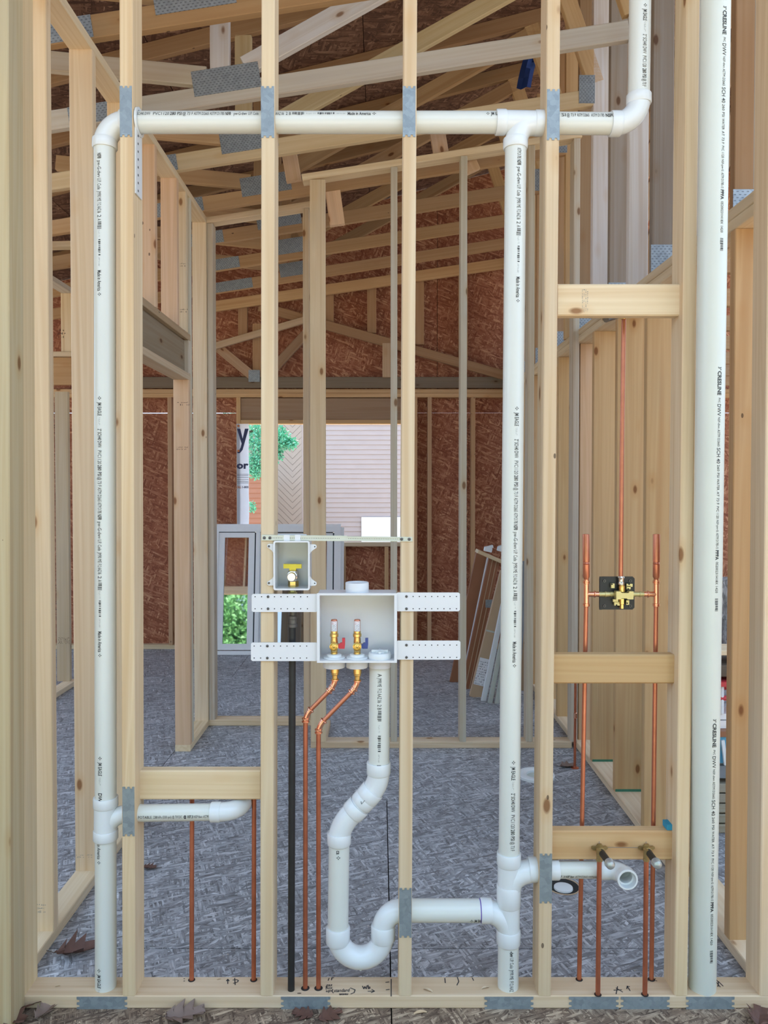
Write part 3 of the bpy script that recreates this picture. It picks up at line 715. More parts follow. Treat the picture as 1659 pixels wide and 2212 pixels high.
mb.build('elbow', M['pvc_fit'], dv, sharp=40)
# top run
ph = straight('pipe', p(276, 264.5), p(1080, 264.5))
h_line(ph, 276, 264.5, 1080, 264.5, R2, 9, [(303, 331, T('SCH40 DWV'), 1), (337, 371, T('PVC1120'), 1), (373, 398, T('280 PSI', .015), 1), (400, 422, T('@ 73 F'), 1), (424, 456, T('ASTM D2665'), 1), (458, 489, T('ASTM D1785'), 1), (491, 503, T('NSF\u00ae', .02), 1),
       (509, 537, T('pw-G-dwv'), 1), (540, 562, T('U.P. Code'), 1), (598, 616, T('AAZ 06'), 1), (620, 624, T('2'), 1), (627, 631, T('B'), 1), (634, 660, bars_geo(11, 5), 1.0), (664, 684, scribble_geo(9, 2, 8), .5), (688, 725, bars_geo(9, 11), .7), (728, 748, scribble_geo(9, 2, 12), .4),
       (752, 801, T('Made in America', .012), 1), (804, 813, LOGO, .8), (1047, 1055, LOGO, .8), (1057, 1075, T('JM EA', .012), 1)])
tee(p(1072, 264.5), p(1177, 266), [(p(1071, 264.5), p(1093, 264.5)), (p(1155, 266), p(1177, 266))], bez(p(1160, 268), p(1114, 262), p(1114, 322)))
mb = MB(); hub(mb, p(1113.5, 300), p(1113.5, 322), R2 * 1.16); mb.build('tee_socket', M['pvc_fit'], dv)
ph2 = straight('pipe', p(1170, 266), p(1334, 267.5))
h_line(ph2, 1170, 266, 1334, 267.5, R2, 8, [(1208, 1217, T('SI'), 1), (1219, 1239, T('@ 73 F'), 1), (1241, 1267, T('ASTM D2665'), 1), (1271, 1299, T('ASTM D1785'), 1), (1302, 1322, T('NSF\u00ae', .03), 1)])
elbow(p(1328, 267.5), p(1380, 216), p(1380, 267.5), R2, [(p(1318, 267.5), p(1341, 267.5)), (p(1380, 205), p(1380, 226))])
pr = straight('pipe', p(1387, -330), p(1380, 210))
v_line(pr, 1383, -60, 1380, 210, R2, 4, 18, 205, [(21, 29, LOGO, .8), (33, 58, T('JM EAGLE', .012), 1), (61, 80, scribble_geo(9, 2, 3), .55), (87, 128, T('2" SCH40 DWV'), 1), (133, 157, T('PVC1120'), 1), (160, 180, T('280 PSI', .015), 1), (182, 198, T('@ 73 F'), 1)])
# right stack
pv = straight('pipe', p(1114, 316), p(1099.5, 1852))
items = clip(jm(884), 870, 1850) + clip(jm(1639), 1620, 1850) + clip(jm(106), 322, 670)
v_line(pv, 1114, 316, 1099.5, 1852, R2, 4, 320, 1846, items)
tee(p(1099.3, 1842), p(1098.6, 1956), [(p(1099.3, 1841), p(1099.2, 1869)), (p(1098.8, 1911), p(1098.6, 1956))], bez(p(1102, 1916), p(1106, 1878), p(1180, 1878)))
mb = MB(); hub(mb, p(1141, 1878), p(1163, 1878), R2 * 1.16); mb.build('tee_socket', M['pvc_fit'], dv)
tee(p(1098.6, 1950), p(1098, 2037), [(p(1098.4, 2007), p(1098, 2038))], bez(p(1100, 2012), p(1090, 1968), p(1040, 1967)))
mb = MB(); hub(mb, p(1062, 1967), p(1038, 1967), R2 * 1.16); mb.build('tee_socket', M['pvc_fit'], dv)
pv2 = straight('pipe', p(1098, 2030), p(1097.5, 2145))
v_line(pv2, 1098, 2030, 1097.5, 2145, R2, 4, 2035, 2144, [(2042, 2054, T('-dwv', .03), 1), (2056, 2078, T('U.P. Code'), 1), (2081, 2102, T('JM90 ME'), 1), (2106, 2128, T('F12 AAZ'), 1), (2130, 2138, T('06'), 1)])
# shower-side branch
mb = MB(); hub(mb, p(1160, 1878.5), p(1207, 1878.5), R15 * 1.2); mb.build('coupling', M['pvc_fit'], dv)
pbr = straight('pipe', p(1196, 1878.5), p(1310, 1878.5), R15)
h_line(pbr, 1196, 1878.5, 1310, 1878.5, R15, -7, [(1207, 1216, T('7.3'), 1), (1218, 1236, T('NSF*dwv', .02), 1), (1239, 1250, T('ASTM'), 1), (1252, 1265, T('D2665'), 1), (1267, 1287, T('100%pipe'), .8)], .0085)
mb = MB(); hub(mb, p(1288, 1878.5), p(1315, 1878.5), R15 * 1.16)
a0 = p(1310, 1878.5); mb.tube(arc_pts(a0, a0 + Vector((.044, -.044, 0)), a0 + Vector((.044, 0, 0))), R15 * 1.08, 26, caps=False)
q = a0 + Vector((.044, -.038, 0)); mb.lathe(q, (0, -1, 0), [(-.002, R15 * 1.05), (0, R15 * 1.2), (.022, R15 * 1.22), (.0235, R15 * 1.17), (.0235, R15 * 1.0), (.004, R15 * .98), (.003, R15 * .80), (-.03, R15 * .80)], 28, caps=False)
mb.build('elbow', M['pvc_fit'], dv, sharp=40)
# laundry standpipe, offset and trap
ps = straight('pipe', p(820.5, 1440), p(818.5, 1660))
v_line(ps, 820.5, 1440, 818.5, 1660, R2, 0, 1444, 1650, [(1450, 1457, T('A', .01), 1), (1459, 1478, T('JM90 ME'), 1), (1482, 1512, T('F12 AAZ 06'), 1), (1516, 1520, T('2'), 1), (1523, 1527, T('B'), 1), (1529, 1553, bars_geo(11, 5), 1.0), (1560, 1576, scribble_geo(9, 2, 8), .5), (1582, 1618, bars_geo(9, 11), .8), (1622, 1640, scribble_geo(9, 2, 12), .4), (1645, 1653, T('Ma', .02), 1)])
elbow(p(818, 1668), p(801, 1712), p(818, 1691), R2, [(p(818, 1646), p(818, 1672)), (p(806, 1706), p(790, 1725))], 'elbow_45')
straight('pipe', p(800, 1713), p(765, 1752), R2, 'pvc_fit')
mb = MB(); d_ = (p(765, 1752) - p(800, 1713)); a_ = p(793, 1721); hub(mb, a_, a_ + d_.normalized() * .03, R2 * 1.14); mb.build('coupling', M['pvc_fit'], dv)
elbow(p(760, 1757), p(732.5, 1806), p(732.5, 1785), R2, [(p(776, 1740), p(760, 1757)), (p(732.5, 1798), p(732.5, 1823))], 'elbow_45')
pt = straight('pipe', p(732.5, 1815), p(730, 2015))
v_line(pt, 732.5, 1815, 730, 2015, R2, 0, 1823, 2000, [(1827, 1835, T('ca', .02), 1), (1838, 1847, LOGO, .9)])
c0, c1 = p(730, 2020), p(827.5, 2013); rr = (c1.x - c0.x) / 2; cc = Vector(((c0.x + c1.x) / 2, YC, (c0.z + c1.z) / 2 - .005))
mb = MB(); mb.tube([c0 + Vector((0, 0, .01))] + [cc + Vector((-rr * math.cos(t), 0, -rr * math.sin(t) * 1.0)) for t in [math.pi * i / 18 for i in range(19)]] + [c1 + Vector((0, 0, .012))], R2 * 1.06, 30)
hub(mb, p(730, 2036), p(730, 2001), R2 * 1.16); hub(mb, p(827.5, 2030), p(827.5, 1997), R2 * 1.16)
mb.cyl(cc + Vector((0, 0, -rr - R2)), cc + Vector((0, 0, -rr - R2 * 1.06 - .006)), .004, 10)
mb.build('trap_bend', M['pvc_fit'], dv, sharp=40)
mb = MB(); mb.tube([p(827.5, 2012)] + arc_pts(p(827.5, 2006), p(866, 1967), p(827.5, 1967)) + [p(884, 1967)], R2 * 1.06, 28); mb.build('elbow', M['pvc_fit'], dv, sharp=40)
pq = straight('pipe', p(872, 1967), p(1048, 1967), R2 * 1.05)
h_line(pq, 872, 1967, 1048, 1967, R2 * 1.05, -11, [(1013, 1020, LOGO, .9), (1022, 1040, T('JM EAG', .015), 1)])
mb = MB(); mb.lathe(p(1036, 1967), (1, 0, 0), [(0, R2 * 1.055), (.0006, R2 * 1.062), (.004, R2 * 1.062)], 28); mb.build('primer_ring', M['purple'], dv)
mb = MB(); flat_text(mb, ([(0, 0), (1, 0), (1, .14), (.1, .14), (.4, .8), (.3, .9), (0, .2)], [(0, 1, 2, 3), (3, 4, 5, 6)]), P(781, 1738, YC - R2 * 1.15 - .001), (.010, 0, .012), (-.006, 0, .006)); mb.build('pipe_mark', M['marker'], dv)

# pipe hanger strap on the first stud
hs = empty('pipe_hanger', P(295, 421, 2.25), 'white perforated plastic pipe strap nailed to the side of the second visible stud', 'pipe hanger')
mb = MB(); xa = P(285.5, 250, D0).x; a, b = P(295, 238, 2.25), P(295, 421, 2.25); X0 = S1.matrix_basis @ Vector((0, 0, 0))
def s1x(z):   # x of the stud's right face at height z
    A = S1.matrix_basis.translation; ax = S1.matrix_basis.col[2].to_3d(); return (A + ax * ((z - A.z) / ax.z)).x + .0195
mb.add([(s1x(z) + dx, y, z) for z in (b.z, a.z) for y in (2.236, 2.292) for dx in (0, .004)], [(0, 2, 3, 1), (4, 5, 7, 6), (0, 1, 5, 4), (2, 6, 7, 3), (0, 4, 6, 2), (1, 3, 7, 5)])
mb.lathe(Vector((s1x(a.z) + .001, YC, p(300, 264.5).z)), (1, 0, 0), [(0, .041), (.006, .041), (.0062, .0325), (0, .0325)], 28, caps=False)
mb.build('strap', M['pvc_fit'], hs)
mb = MB()
for i in range(9):
    z = P(0, 275 + i * 17, 2.25).z; mb.box((s1x(z) + .0042, 2.255, z), (.0008, .006, .006))
mb.build('nail_hole', M['hole'], hs)

# ---- large cream pipe at the right
lp = empty('large_vent_pipe', P(1517, 2147, 2.262), 'large cream plastic vent pipe with repeating black print, between the two right studs', 'pipe')
RL = .0392; A, B = P(1516.5, 2147, 2.262), P(1549, -260, 2.11); A.z = .03
mb = MB(); mb.cyl(A, B, RL, 36); lpipe = mb.build('pipe', M['pvc_large'], lp, origin=A)
def crest(S):
    return [(S, S + 7, T('3"', .01), 1.1), (S + 9, S + 60, T('CRESLINE', .03, 0), 1.3), (S + 66, S + 76, T('PVC'), .8), (S + 79, S + 104, T('DWV', .005), 1.3), (S + 107, S + 131, T('NSF-dwv'), .8), (S + 133, S + 169, T('ASTM D2665'), .9),
            (S + 172, S + 205, T('SCH 40', .005), 1.3), (S + 208, S + 235, T('260 PSI'), .9), (S + 238, S + 262, T('WATER'), .9), (S + 265, S + 292, T('AT 73 F'), .9), (S + 296, S + 322, T('PVC 1120'), .9), (S + 325, S + 350, T('NSF-pw-G'), .8), (S + 353, S + 386, T('ASTM D1785-15'), .9),
            (S + 389, S + 410, T('PPFA', .03), 1.1), (S + 414, S + 462, T('05200231H18X'), .9), (S + 466, S + 480, T('1420'), .9), (S + 492, S + 520, bars_geo(11, 9), 1.1)]
ax = (B - A).normalized(); mb = MB()
def s_at(y):      # distance along the leaning pipe where it crosses image row y
    lo, hi = 0, (B - A).length
    for _ in range(40):
        m_ = (lo + hi) / 2; q_ = A + ax * m_; d_ = q_ - Vector((0, 0, HC)); dep = d_.y * math.cos(PIT) - d_.z * math.sin(PIT); row = CY - F * (d_.y * math.sin(PIT) + d_.z * math.cos(PIT)) / dep
        lo, hi = (m_, hi) if row > y else (lo, m_)
    return lo
for S in (32, 797, 1545):
    for y0, y1, g, hf in crest(S): on_pipe(mb, g, lambda s: A + ax * s, ax, (0, -1, 0), (1, 0, 0), RL, s_at(y0), s_at(y1), .0085 * hf, R(14))
tag(mb.build('pipe_print', M['ink'], lpipe), kind='stuff')
sh = MB(); q = P(1501.5, 1160, D0 + .01); sh.box(q, (.02, .03, .038)); o = sh.build('wood_shim', M['wood'], None, tint=PALE); tag(o, 'small wooden shim wedged between the right stud and the large cream pipe', 'shim')

# ================================================================== SUPPLY PIPES
RC = .0070
def ring(mb, c, ax, r): mb.lathe(Vector(c) - Vector(ax).normalized() * .003, ax, [(0, r * 1.05), (.0015, r * 1.38), (.0045, r * 1.38), (.006, r * 1.05)], 16)
def zend(px, py, z=.030): return PZ(px, py, z)
# two pipes rising behind the left block
for px, lab in ((414, 'copper supply pipe under the middle of the white horizontal drain at the left'), (548, 'copper supply pipe just left of the second bay stud, behind the left block')):
    a = PZ(px, 2120, .034); t = empty('copper_pipe', a, lab, 'pipe', 'copper supply pipes rising from the sole plate')
    top = P(px + (1 if px < 500 else 1), 1690, a.y + .035); mb = MB(); mb.cyl(a, top, RC, 18); mb.build('tube', M['copper_old'], t, origin=a)
    mb = MB(); disc(mb, a + Vector((0, 0, .0045)), (0, 0, 1), .0105, 16); mb.build('drilled_hole', M['hole'], t)
# laundry pair
for (xt, yt, xb, x45, y45, lab) in ((660, 1546, 659.5, 723.5, 1478, 'left copper supply line of the washer box, with two 45 degree bends'), (688, 1570, 688, 772, 1480, 'right copper supply line of the washer box, with two 45 degree bends')):
    a = PZ(xb, 2138, .034); t = empty('washer_supply_line', a, lab, 'pipe', 'bent copper lines under the washer box')
    Y = a.y; b = P(xt, yt + 10, Y); c = P(xt + 6, yt - 8, Y); d = P(x45 - 8, y45 + 10, Y); e = P(x45, y45 - 6, Y)
    mb = MB(); mb.cyl(a, b, RC, 18); mb.build('tube', M['copper_old'], t, origin=a)
    mb = MB(); mb.cyl(c, d, RC * .95, 18); mb.build('tube', M['copper'], t)
    for p0, p1, cor in ((P(xt, yt + 14, Y), c + (d - c).normalized() * .012, P(xt, yt - 1, Y)), (d - (d - c).normalized() * .012, e + Vector((0, 0, .006)), P(x45, y45 + 1, Y))):
        mb = MB(); mb.tube(bez(p0, cor, p1, 8), RC * 1.22, 18); ring(mb, Vector(p0).lerp(cor, .1), Vector(cor) - Vector(p0), RC * 1.18); ring(mb, Vector(p1).lerp(cor, .1), Vector(p1) - Vector(cor), RC * 1.18)
        ring(mb, Vector(p0).lerp(cor, .55), Vector(cor) - Vector(p0), RC * 1.16)
        mb.build('elbow_45', M['copper_bright'], t)
    mb = MB(); mb.lathe(e, (0, 0, 1), [(0, RC * 1.1), (.003, RC * 1.5), (.007, RC * 1.5), (.009, RC * 1.15), (.018, RC * 1.2), (.020, RC * 1.5), (.026, RC * 1.55), (.027, RC * 1.75), (.045, RC * 1.75)], 18); mb.build('adapter', M['brass'], t)
    mb = MB(); disc(mb, a + Vector((0, 0, .0045)), (0, 0, 1), .0125, 16); mb.build('drilled_hole', M['hole'], t)
# black gas pipe
a = PZ(629, 2141, .034); g = empty('gas_pipe', a, 'black iron gas pipe running down from the pale gas valve box to the sole plate', 'pipe')
mb = MB(); mb.cyl(a, P(631.7, 1352, a.y), .0102, 20); mb.build('pipe', M['black_iron'], g, origin=a)
mb = MB(); c = P(633, 1355, a.y); mb.lathe(c, (0, 0, 1), [(0, .0105), (.001, .0135), (.010, .0135), (.011, .0118), (.024, .0118), (.025, .0138), (.034, .0138), (.035, .0105)], 20); mb.build('coupling', M['iron_grey'], g)
mb = MB(); mb.cyl(P(633, 1330, a.y), P(633, 1279, a.y), .0088, 18); mb.build('nipple', M['iron_grey'], g)
mb = MB(); mb.lathe(P(632, 1284, a.y), (0, 0, 1), [(0, .012), (.002, .014), (.006, .014), (.007, .010), (.012, .010)], 6); mb.build('nut', M['brass_pale'], g)

# ---- shower valve with its pipes
sv = empty('shower_valve', P(1344, 1284, 2.34), 'rough-in brass shower valve on a black plate with copper pipes each side', 'shower valve')
YV = 2.335; q = lambda x, y, Y=YV: P(x, y, Y)
mb = MB(); a, b = q(1295.7, 1245.7, 2.345), q(1371, 1317, 2.345); w, h = (b.x - a.x) / 2, (a.z - b.z) / 2; e = .006
mb.prism([(-w + e, -h), (w - e, -h), (w, -h + e), (w, h - e), (w - e, h), (-w + e, h), (-w, h - e), (-w, -h + e)], ((a.x + b.x) / 2, 2.352, (a.z + b.z) / 2), (1, 0, 0), (0, 0, 1), .005)
mb.bbox(((a.x + b.x) / 2 - w, 2.343, b.z), ((a.x + b.x) / 2 - w + .006, 2.35, a.z))
bp = mb.build('back_plate', M['black'], sv)
mb = MB()
for sx in (1306, 1362):
    for sy in (1255, 1309): mb.lathe(q(sx, sy, 2.344), (0, 1, 0), [(0, .0022), (0, .0045), (.004, .0045)], 12, caps=False)
mb.build('screw_boss', M['iron_grey'], bp)
mb = MB(); a, b = q(1325, 1275), q(1365, 1293)
mb.prism([(-.026, -.012), (-.012, -.012), (-.010, -.009), (.006, -.009), (.008, -.012), (.026, -.012), (.026, .012), (.014, .012), (.011, .007), (-.010, .007), (-.013, .012), (-.026, .012)], ((a.x + b.x) / 2, YV, (a.z + b.z) / 2), (1, 0, 0), (0, 0, 1), .022)
for (x, y, w, h) in ((1359, 1264, .018, .009), (1357, 1269, .012, .010), (1323, 1265, .010, .014), (1329, 1297, .016, .008), (1332, 1304, .017, .010), (1355, 1301, .009, .014)): mb.box(q(x, y, YV + .004), (w, .010, h))
mb.build('valve_body', M['brass_pale'], sv)
mb = MB()
for (x, y) in ((1359, 1262), (1357, 1272), (1322, 1262), (1332, 1307), (1355, 1303)): disc(mb, q(x, y, YV - .0015), (0, -1, 0), .0022, 8)
mb.build('lug_hole', M['hole'], sv)
mb = MB(); mb.lathe(q(1343, 1278), (0, 0, 1), [(0, .010), (.016, .010), (.017, .0088), (.02, .0088)], 18, m=M['brass']); mb.lathe(q(1341.5, 1263), (0, 0, 1), [(0, .0095), (.004, .0105), (.007, .0095), (.010, .0088), (.018, .0095), (.022, .0105), (.026, .0085)], 18, m=M['nickel'])
mb.lathe(q(1343, 1293), (0, 0, -1), [(0, .0085), (.016, .0085), (.017, .0068), (.03, .0068)], 6, m=M['brass']); mb.build('port', None, sv)
for s, xe, xt_ in ((-1, 1325, 1266.5), (1, 1365, 1417.5)):
    mb = MB(); a = q(xe, 1283.5, YV + .008); b = q(xt_ - s * 26, 1283.5, YV + .008) ; L = abs(b.x - a.x)
    mb.lathe(a, (s * -1 * -1, 0, 0) if s > 0 else (-1, 0, 0), [(0, .0078), (.006, .0085), (.010, .0085), (.0105, .0072), (.016, .0078), (.022, .0078), (.0225, .0092), (.026, .0092), (.0265, .0075), (L + .004, .0075)], 18); mb.build('union', M['brass_pale'], sv)
    bot = PZ(1251 if s < 0 else 1407, 2119, .034); tc = q(xt_, 1283.5, YV + .008)
    mb = MB(); mb.tube([bot, bot.lerp(tc, .5), tc - (tc - bot) * .03], RC * .97, 18); mb.build('tube', M['copper'] , sv, origin=bot)
    mb = MB(); disc(mb, bot + Vector((0, 0, .0045)), (0, 0, 1), .0105, 16); mb.build('drilled_hole', M['hole'], sv)
    mb = MB(); mb.cyl(q(xt_, 1306, YV + .008), q(xt_, 1252, YV + .008), RC * 1.2, 18); mb.cyl(tc, q(xt_ - s * 27, 1283.5, YV + .008), RC * 1.15, 16)
    for yy in (1256, 1259, 1305, 1308): ring(mb, q(xt_, yy, YV + .008), (0, 0, 1), RC * 1.08)
    ring(mb, q(xt_ - s * 18, 1283.5, YV + .008), (1, 0, 0), RC * 1.1)
    mb.build('tee', M['copper_bright'], sv)
    mb = MB(); z0 = q(xt_, 1253, YV + .008); top = q(xt_ + s * .7, 1154, YV + .008); L = top.z - z0.z; d_ = (top - z0)
    mb.lathe(z0, d_, [(0, RC), (.004, RC), (.010, .0102), (.048, .0102), (.049, .0090), (.051, .0108), (.0545, .0090), (.056, .0105), (L - .002, .0105), (L, .0098)], 20, caps=False)
    mb.lathe(top - d_.normalized() * .002, (0, 0, 1), [(0, .0001), (.0, .0098)], 16, caps=False)
    mb.build('air_chamber', M['copper'], sv)
mb = MB(); mb.tube([q(1341, 1247, YV + .004), q(1343, 1000, YV + .010), q(1347.5, 690, YV + .014)], RC * .95, 18); mb.build('riser_tube', M['copper'], sv)
mb = MB(); c = q(1347.5, 690, YV + .014); mb.lathe(c, (0, 0, 1), [(0, .0075), (.002, .0088), (.008, .0088), (.009, .006), (.012, .006)], 16); mb.build('elbow', M['brass'], sv)
mb = MB(); mb.tube([q(1334, 682, YV + .02), q(1309, 690, YV - .045)], .009, 14); o = mb.build('metal_nipple', M['iron_grey'], None); tag(o, 'short grey metal nipple poking out under the highest block at the right', 'pipe fitting')

# ---- lavatory stub-outs on the low right block
for (xt_, yt_, xb_, xe, ye, lab) in ((1294.7, 1831, 1291.5, 1320, 1870, 'left copper stub-out with black capped nipple on the lowest right block'), (1396, 1831, 1393, 1421, 1869, 'right copper stub-out with black capped nipple on the lowest right block')):
    a = P(xb_, 2148, 2.227); a.z = .034; t = empty('sink_supply_stub', a, lab, 'pipe', 'capped sink supply stubs'); Yf = 2.230
    mb = MB(); mb.tube([a, P(xt_, 1858, Yf)], RC, 18); mb.build('tube', M['copper_old'], t, origin=a)
    mb = MB(); disc(mb, a + Vector((0, 0, .0045)), (0, 0, 1), .0105, 16); mb.build('drilled_hole', M['hole'], t)
    c = P(xt_, yt_, 2.2515); mb = MB()
    mb.prism([(-.024, -.002), (-.019, -.005), (-.010, -.006), (-.007, -.011), (.007, -.011), (.010, -.006), (.019, -.005), (.024, -.002), (.024, .003), (.019, .006), (.010, .005), (.006, .012), (-.006, .012), (-.010, .005), (-.019, .006), (-.024, .003)], c, (1, 0, 0), (0, 0, 1), .004)
    mb.lathe(P(xt_, 1860, Yf), (0, 0, 1), [(0, RC * 1.05), (.001, RC * 1.35), (.006, RC * 1.35), (.007, RC * 1.2), (.035, RC * 1.3)], 18)
    mb.lathe(c + Vector((0, .0, -.004)), (0, -1, 0), [(0, .0105), (.014, .0105), (.0145, .0125), (.019, .0125), (.0195, .010)], 18)
    mb.build('drop_ear_elbow', M['brass_old'], t)
    n0 = c + Vector((0, -.018, -.004)); ex = P(xe, ye, 2.147); mb = MB(); mb.cyl(n0, n0.lerp(ex, .93), .0096, 20); mb.build('nipple', M['black_iron'], t)
    mb = MB(); dd = (ex - n0).normalized(); mb.lathe(ex - dd * .020, dd, [(0, .0125), (.003, .0142), (.006, .0132), (.016, .0132), (.021, .010), (.023, .005), (.0235, .0001)], 20); mb.build('pipe_cap', M['cap_galv'], t)

# ================================================================== WASHER BOX
wbx = empty('washer_outlet_box', P(771, 1430, D0), 'white plastic washing machine outlet box with brass valves on four perforated arms', 'outlet box')
yf, yb2 = D0 - .012, D0 + .080; a, b = P(686, 1283, yf), P(856, 1430, yf); x0, x1, z0, z1 = a.x, b.x, b.z, a.z; wt = .004
mb = MB(); mb.bbox((x0, yb2 - wt, z0), (x1, yb2, z1)); mb.bbox((x0, yf, z0), (x0 + wt, yb2 - wt, z1)); mb.bbox((x1 - wt, yf, z0), (x1, yb2 - wt, z1)); mb.bbox((x0 + wt, yf, z1 - wt), (x1 - wt, yb2 - wt, z1)); mb.bbox((x0 + wt, yf, z0), (x1 - wt, yb2 - wt, z0 + wt))
mb.bbox((x0 - .002, yf - .002, z0 - .002), (x0 + .006, yf, z1 + .002)); mb.bbox((x1 - .006, yf - .002, z0 - .002), (x1 + .002, yf, z1 + .002)); mb.bbox((x0 + .006, yf - .002, z1 - .004), (x1 - .006, yf, z1 + .002)); mb.bbox((x0 + .006, yf - .002, z0 - .002), (x1 - .006, yf, z0 + .004))
mb.build('box', M['plastic'], wbx)
ym = D0 + .035
mb = MB(); c = P(771.3, 1281, ym); mb.lathe((c.x, ym, z1), (0, 0, 1), [(0, .0345), (.026, .0345), (.028, .0335), (.028, .031), (.024, .0305)], 32, caps=False); mb.lathe((c.x, ym, z1 + .024), (0, 0, 1), [(0, .0305), (.0002, .0001)], 32, caps=False); mb.build('top_knockout', M['plastic'], wbx)
for i, px in enumerate((721.7, 771.3, 820.8)):
    mb = MB(); xx = P(px, 1430, ym).x; mb.lathe((xx, ym, z0), (0, 0, -1), [(0, .0335), (.024, .0325), (.026, .031), (.026, .0)], 32, caps=False); mb.build('drain_cup', M['plastic'], wbx)
arms = ((543.5, 686, 1283, 1322, [551, 565, 579, 593, 607, 621, 635, 649.5, 664], 2, (1289, 1315)), (542, 686, 1388, 1428, [549, 563, 577.5, 591.5, 606, 620, 634.5, 648.5, 662.5], 2, (1395.5, 1421.5)),
        (856, 993.5, 1280, 1320.5, [878, 892.5, 906, 919, 932.5, 945.5, 959, 972, 986], 0, (1288.5, 1315)), (856, 994.5, 1384, 1425, [878, 892.5, 906, 919, 932.5, 945.5, 959, 972, 986.5], 0, (1393.5, 1420)))
for xa, xb, ya, yb_, hs_, si, hy in arms:
    ya2 = D0 - .005; pa, pb_ = P(xa, ya, ya2), P(xb, yb_, ya2); w, h = (pb_.x - pa.x) / 2, (pa.z - pb_.z) / 2; e = .004
    mb = MB(); mb.prism([(-w + e, -h), (w - e, -h), (w, -h + e), (w, h - e), (w - e, h), (-w + e, h), (-w, h - e), (-w, -h + e)], ((pa.x + pb_.x) / 2, ya2 + .003, (pa.z + pb_.z) / 2), (1, 0, 0), (0, 0, 1), .003)
    arm = mb.build('mounting_arm', M['plastic'], wbx)
    hm = MB()
    for i, hx in enumerate(hs_):
        for hy_ in hy:
            if i == si:
                sm = MB(); sm.lathe(P(hx, hy_, ya2) + Vector((0, .0005, 0)), (0, -1, 0), [(0, .0042), (.0025, .0036), (.003, .002), (.0015, .0012)], 14); sm.build('screw', M['screw'], arm)
            else: disc(hm, P(hx, hy_, ya2) + Vector((0, .0004, 0)), (0, -1, 0), .0017, 8)
    tag(hm.build('screw_hole', M['hole'], arm), kind='stuff')
def washer_valve(px, hmat, lab):
    c = P(px, 1412, ym); c.y = ym - .012; zb = z0 + wt
    mb = MB(); mb.lathe((c.x, c.y, zb), (0, 0, 1), [(0, .032), (.002, .033), (.004, .031), (.005, .0225), (.011, .0215), (.012, .02), (.012, .0)], 30, caps=False); mb.build('valve_collar', M['pvc_fit'], wbx)
    zc = P(px, 1394, c.y).z; zt = P(px, 1366, c.y).z; zv = P(px, 1338, c.y).z
    mb = MB(); mb.lathe((c.x, c.y, zb + .010), (0, 0, 1), [(0, .0085), (.001, .0105), (.006, .0105), (.007, .0088), (.009, .0100), (zc - zb - .012, .0108), (zc - zb, .0108), (zt - zb - .024, .0098), (zt - zb - .022, .0125), (zt - zb - .014, .0125), (zt - zb - .012, .0105), (zt - zb - .006, .0105), (zt - zb - .005, .009)], 20)
    mb.lathe((c.x, c.y, zc), (0, -1, 0), [(0, .0118), (.014, .0125), (.022, .0125), (.0225, .0105), (.018, .0095), (.014, .0075), (.0145, .0042), (.010, .004), (.009, .0)], 22, caps=False)
    mb.lathe((c.x, c.y, zc), (1, 0, 0), [(0, .006), (.015, .006)], 14)
    v = mb.build('valve', M['brass'], wbx); v['label'] = lab
    mb = MB(); mb.lathe((c.x, c.y, zt - .006), (0, 0, 1), [(0, .0093), (zv - zt + .004, .0093), (zv - zt + .006, .0080), (zv - zt + .0065, .0001)], 20); ar = mb.build('hammer_arrestor', M['copper'], v)
    A0 = Vector((c.x, c.y, 0)); lb = MB()
    def lab_at(s): return Vector((c.x, c.y, zt + s))
    on_pipe(lb, ([(i / 8, j) for j in (0, 1) for i in range(9)], [(i, i + 1, i + 10, i + 9) for i in range(8)]), lambda s: Vector((c.x, c.y, s)), (0, 0, 1), (0, -1, 0), (1, 0, 0), .0095, zt + .003, zv - .004, .0165, 0)
    # the strip of paper must bend round the tube: rebuild it as a curved patch
    lb = MB(); n = 8
    vs_ = [Vector((c.x + .00985 * math.sin(t), c.y - .00985 * math.cos(t), z_)) for z_ in (zt + .002, zv - .004) for t in [-.95 + 1.9 * i / n for i in range(n + 1)]]
    lb.add(vs_, [(i, i + 1, n + 2 + i, n + 1 + i) for i in range(n)]); lb.build('paper_label', M['sticker'], v)
    lm = MB(); on_pipe(lm, scribble_geo(5, 6, 4), lambda s: Vector((c.x, c.y, s)), (0, 0, 1), (0, -1, 0), (1, 0, 0), .0098, zt + .004, zv - .014, .013, .1); lm.build('label_print', M['navy'], v)
    lm = MB(); on_pipe(lm, scribble_geo(3, 3, 6), lambda s: Vector((c.x, c.y, s)), (0, 0, 1), (0, -1, 0), (1, 0, 0), .0098, zv - .013, zv - .005, .013, .1); lm.build('label_print', M['red'], v)
    mb = MB(); hx = c.x + .0135
    mb.prism([(0, -.006), (.003, -.008), (.018, -.008), (.0195, .004), (.0195, .0225), (.011, .0225), (.011, .009), (.006, .009), (.004, .006), (0, .006)], (hx - .001, c.y + .006, zc - .001), (1, 0, 0), (0, 0, 1), .012)
    hd = mb.build('handle', M[hmat], v); hd['label'] = hmat + ' plastic valve handle'
washer_valve(722.5, 'red', 'brass valve with a red handle'); washer_valve(772, 'blue', 'brass valve with a blue handle')
mb = MB(); c = P(820.5, 1418, ym); c.y = ym - .012; zb = z0 + wt
mb.lathe((c.x, c.y, zb), (0, 0, 1), [(0, .0335), (.005, .0345), (.014, .0335), (.017, .031), (.017, .0)], 32, caps=False); mb.box((c.x, c.y, zb + .020), (.048, .007, .008)); mb.box((c.x, c.y, zb + .019), (.007, .046, .007)); mb.box((c.x, c.y, zb + .018), (.024, .024, .006))
mb.build('drain_plug', M['pvc_fit'], wbx)

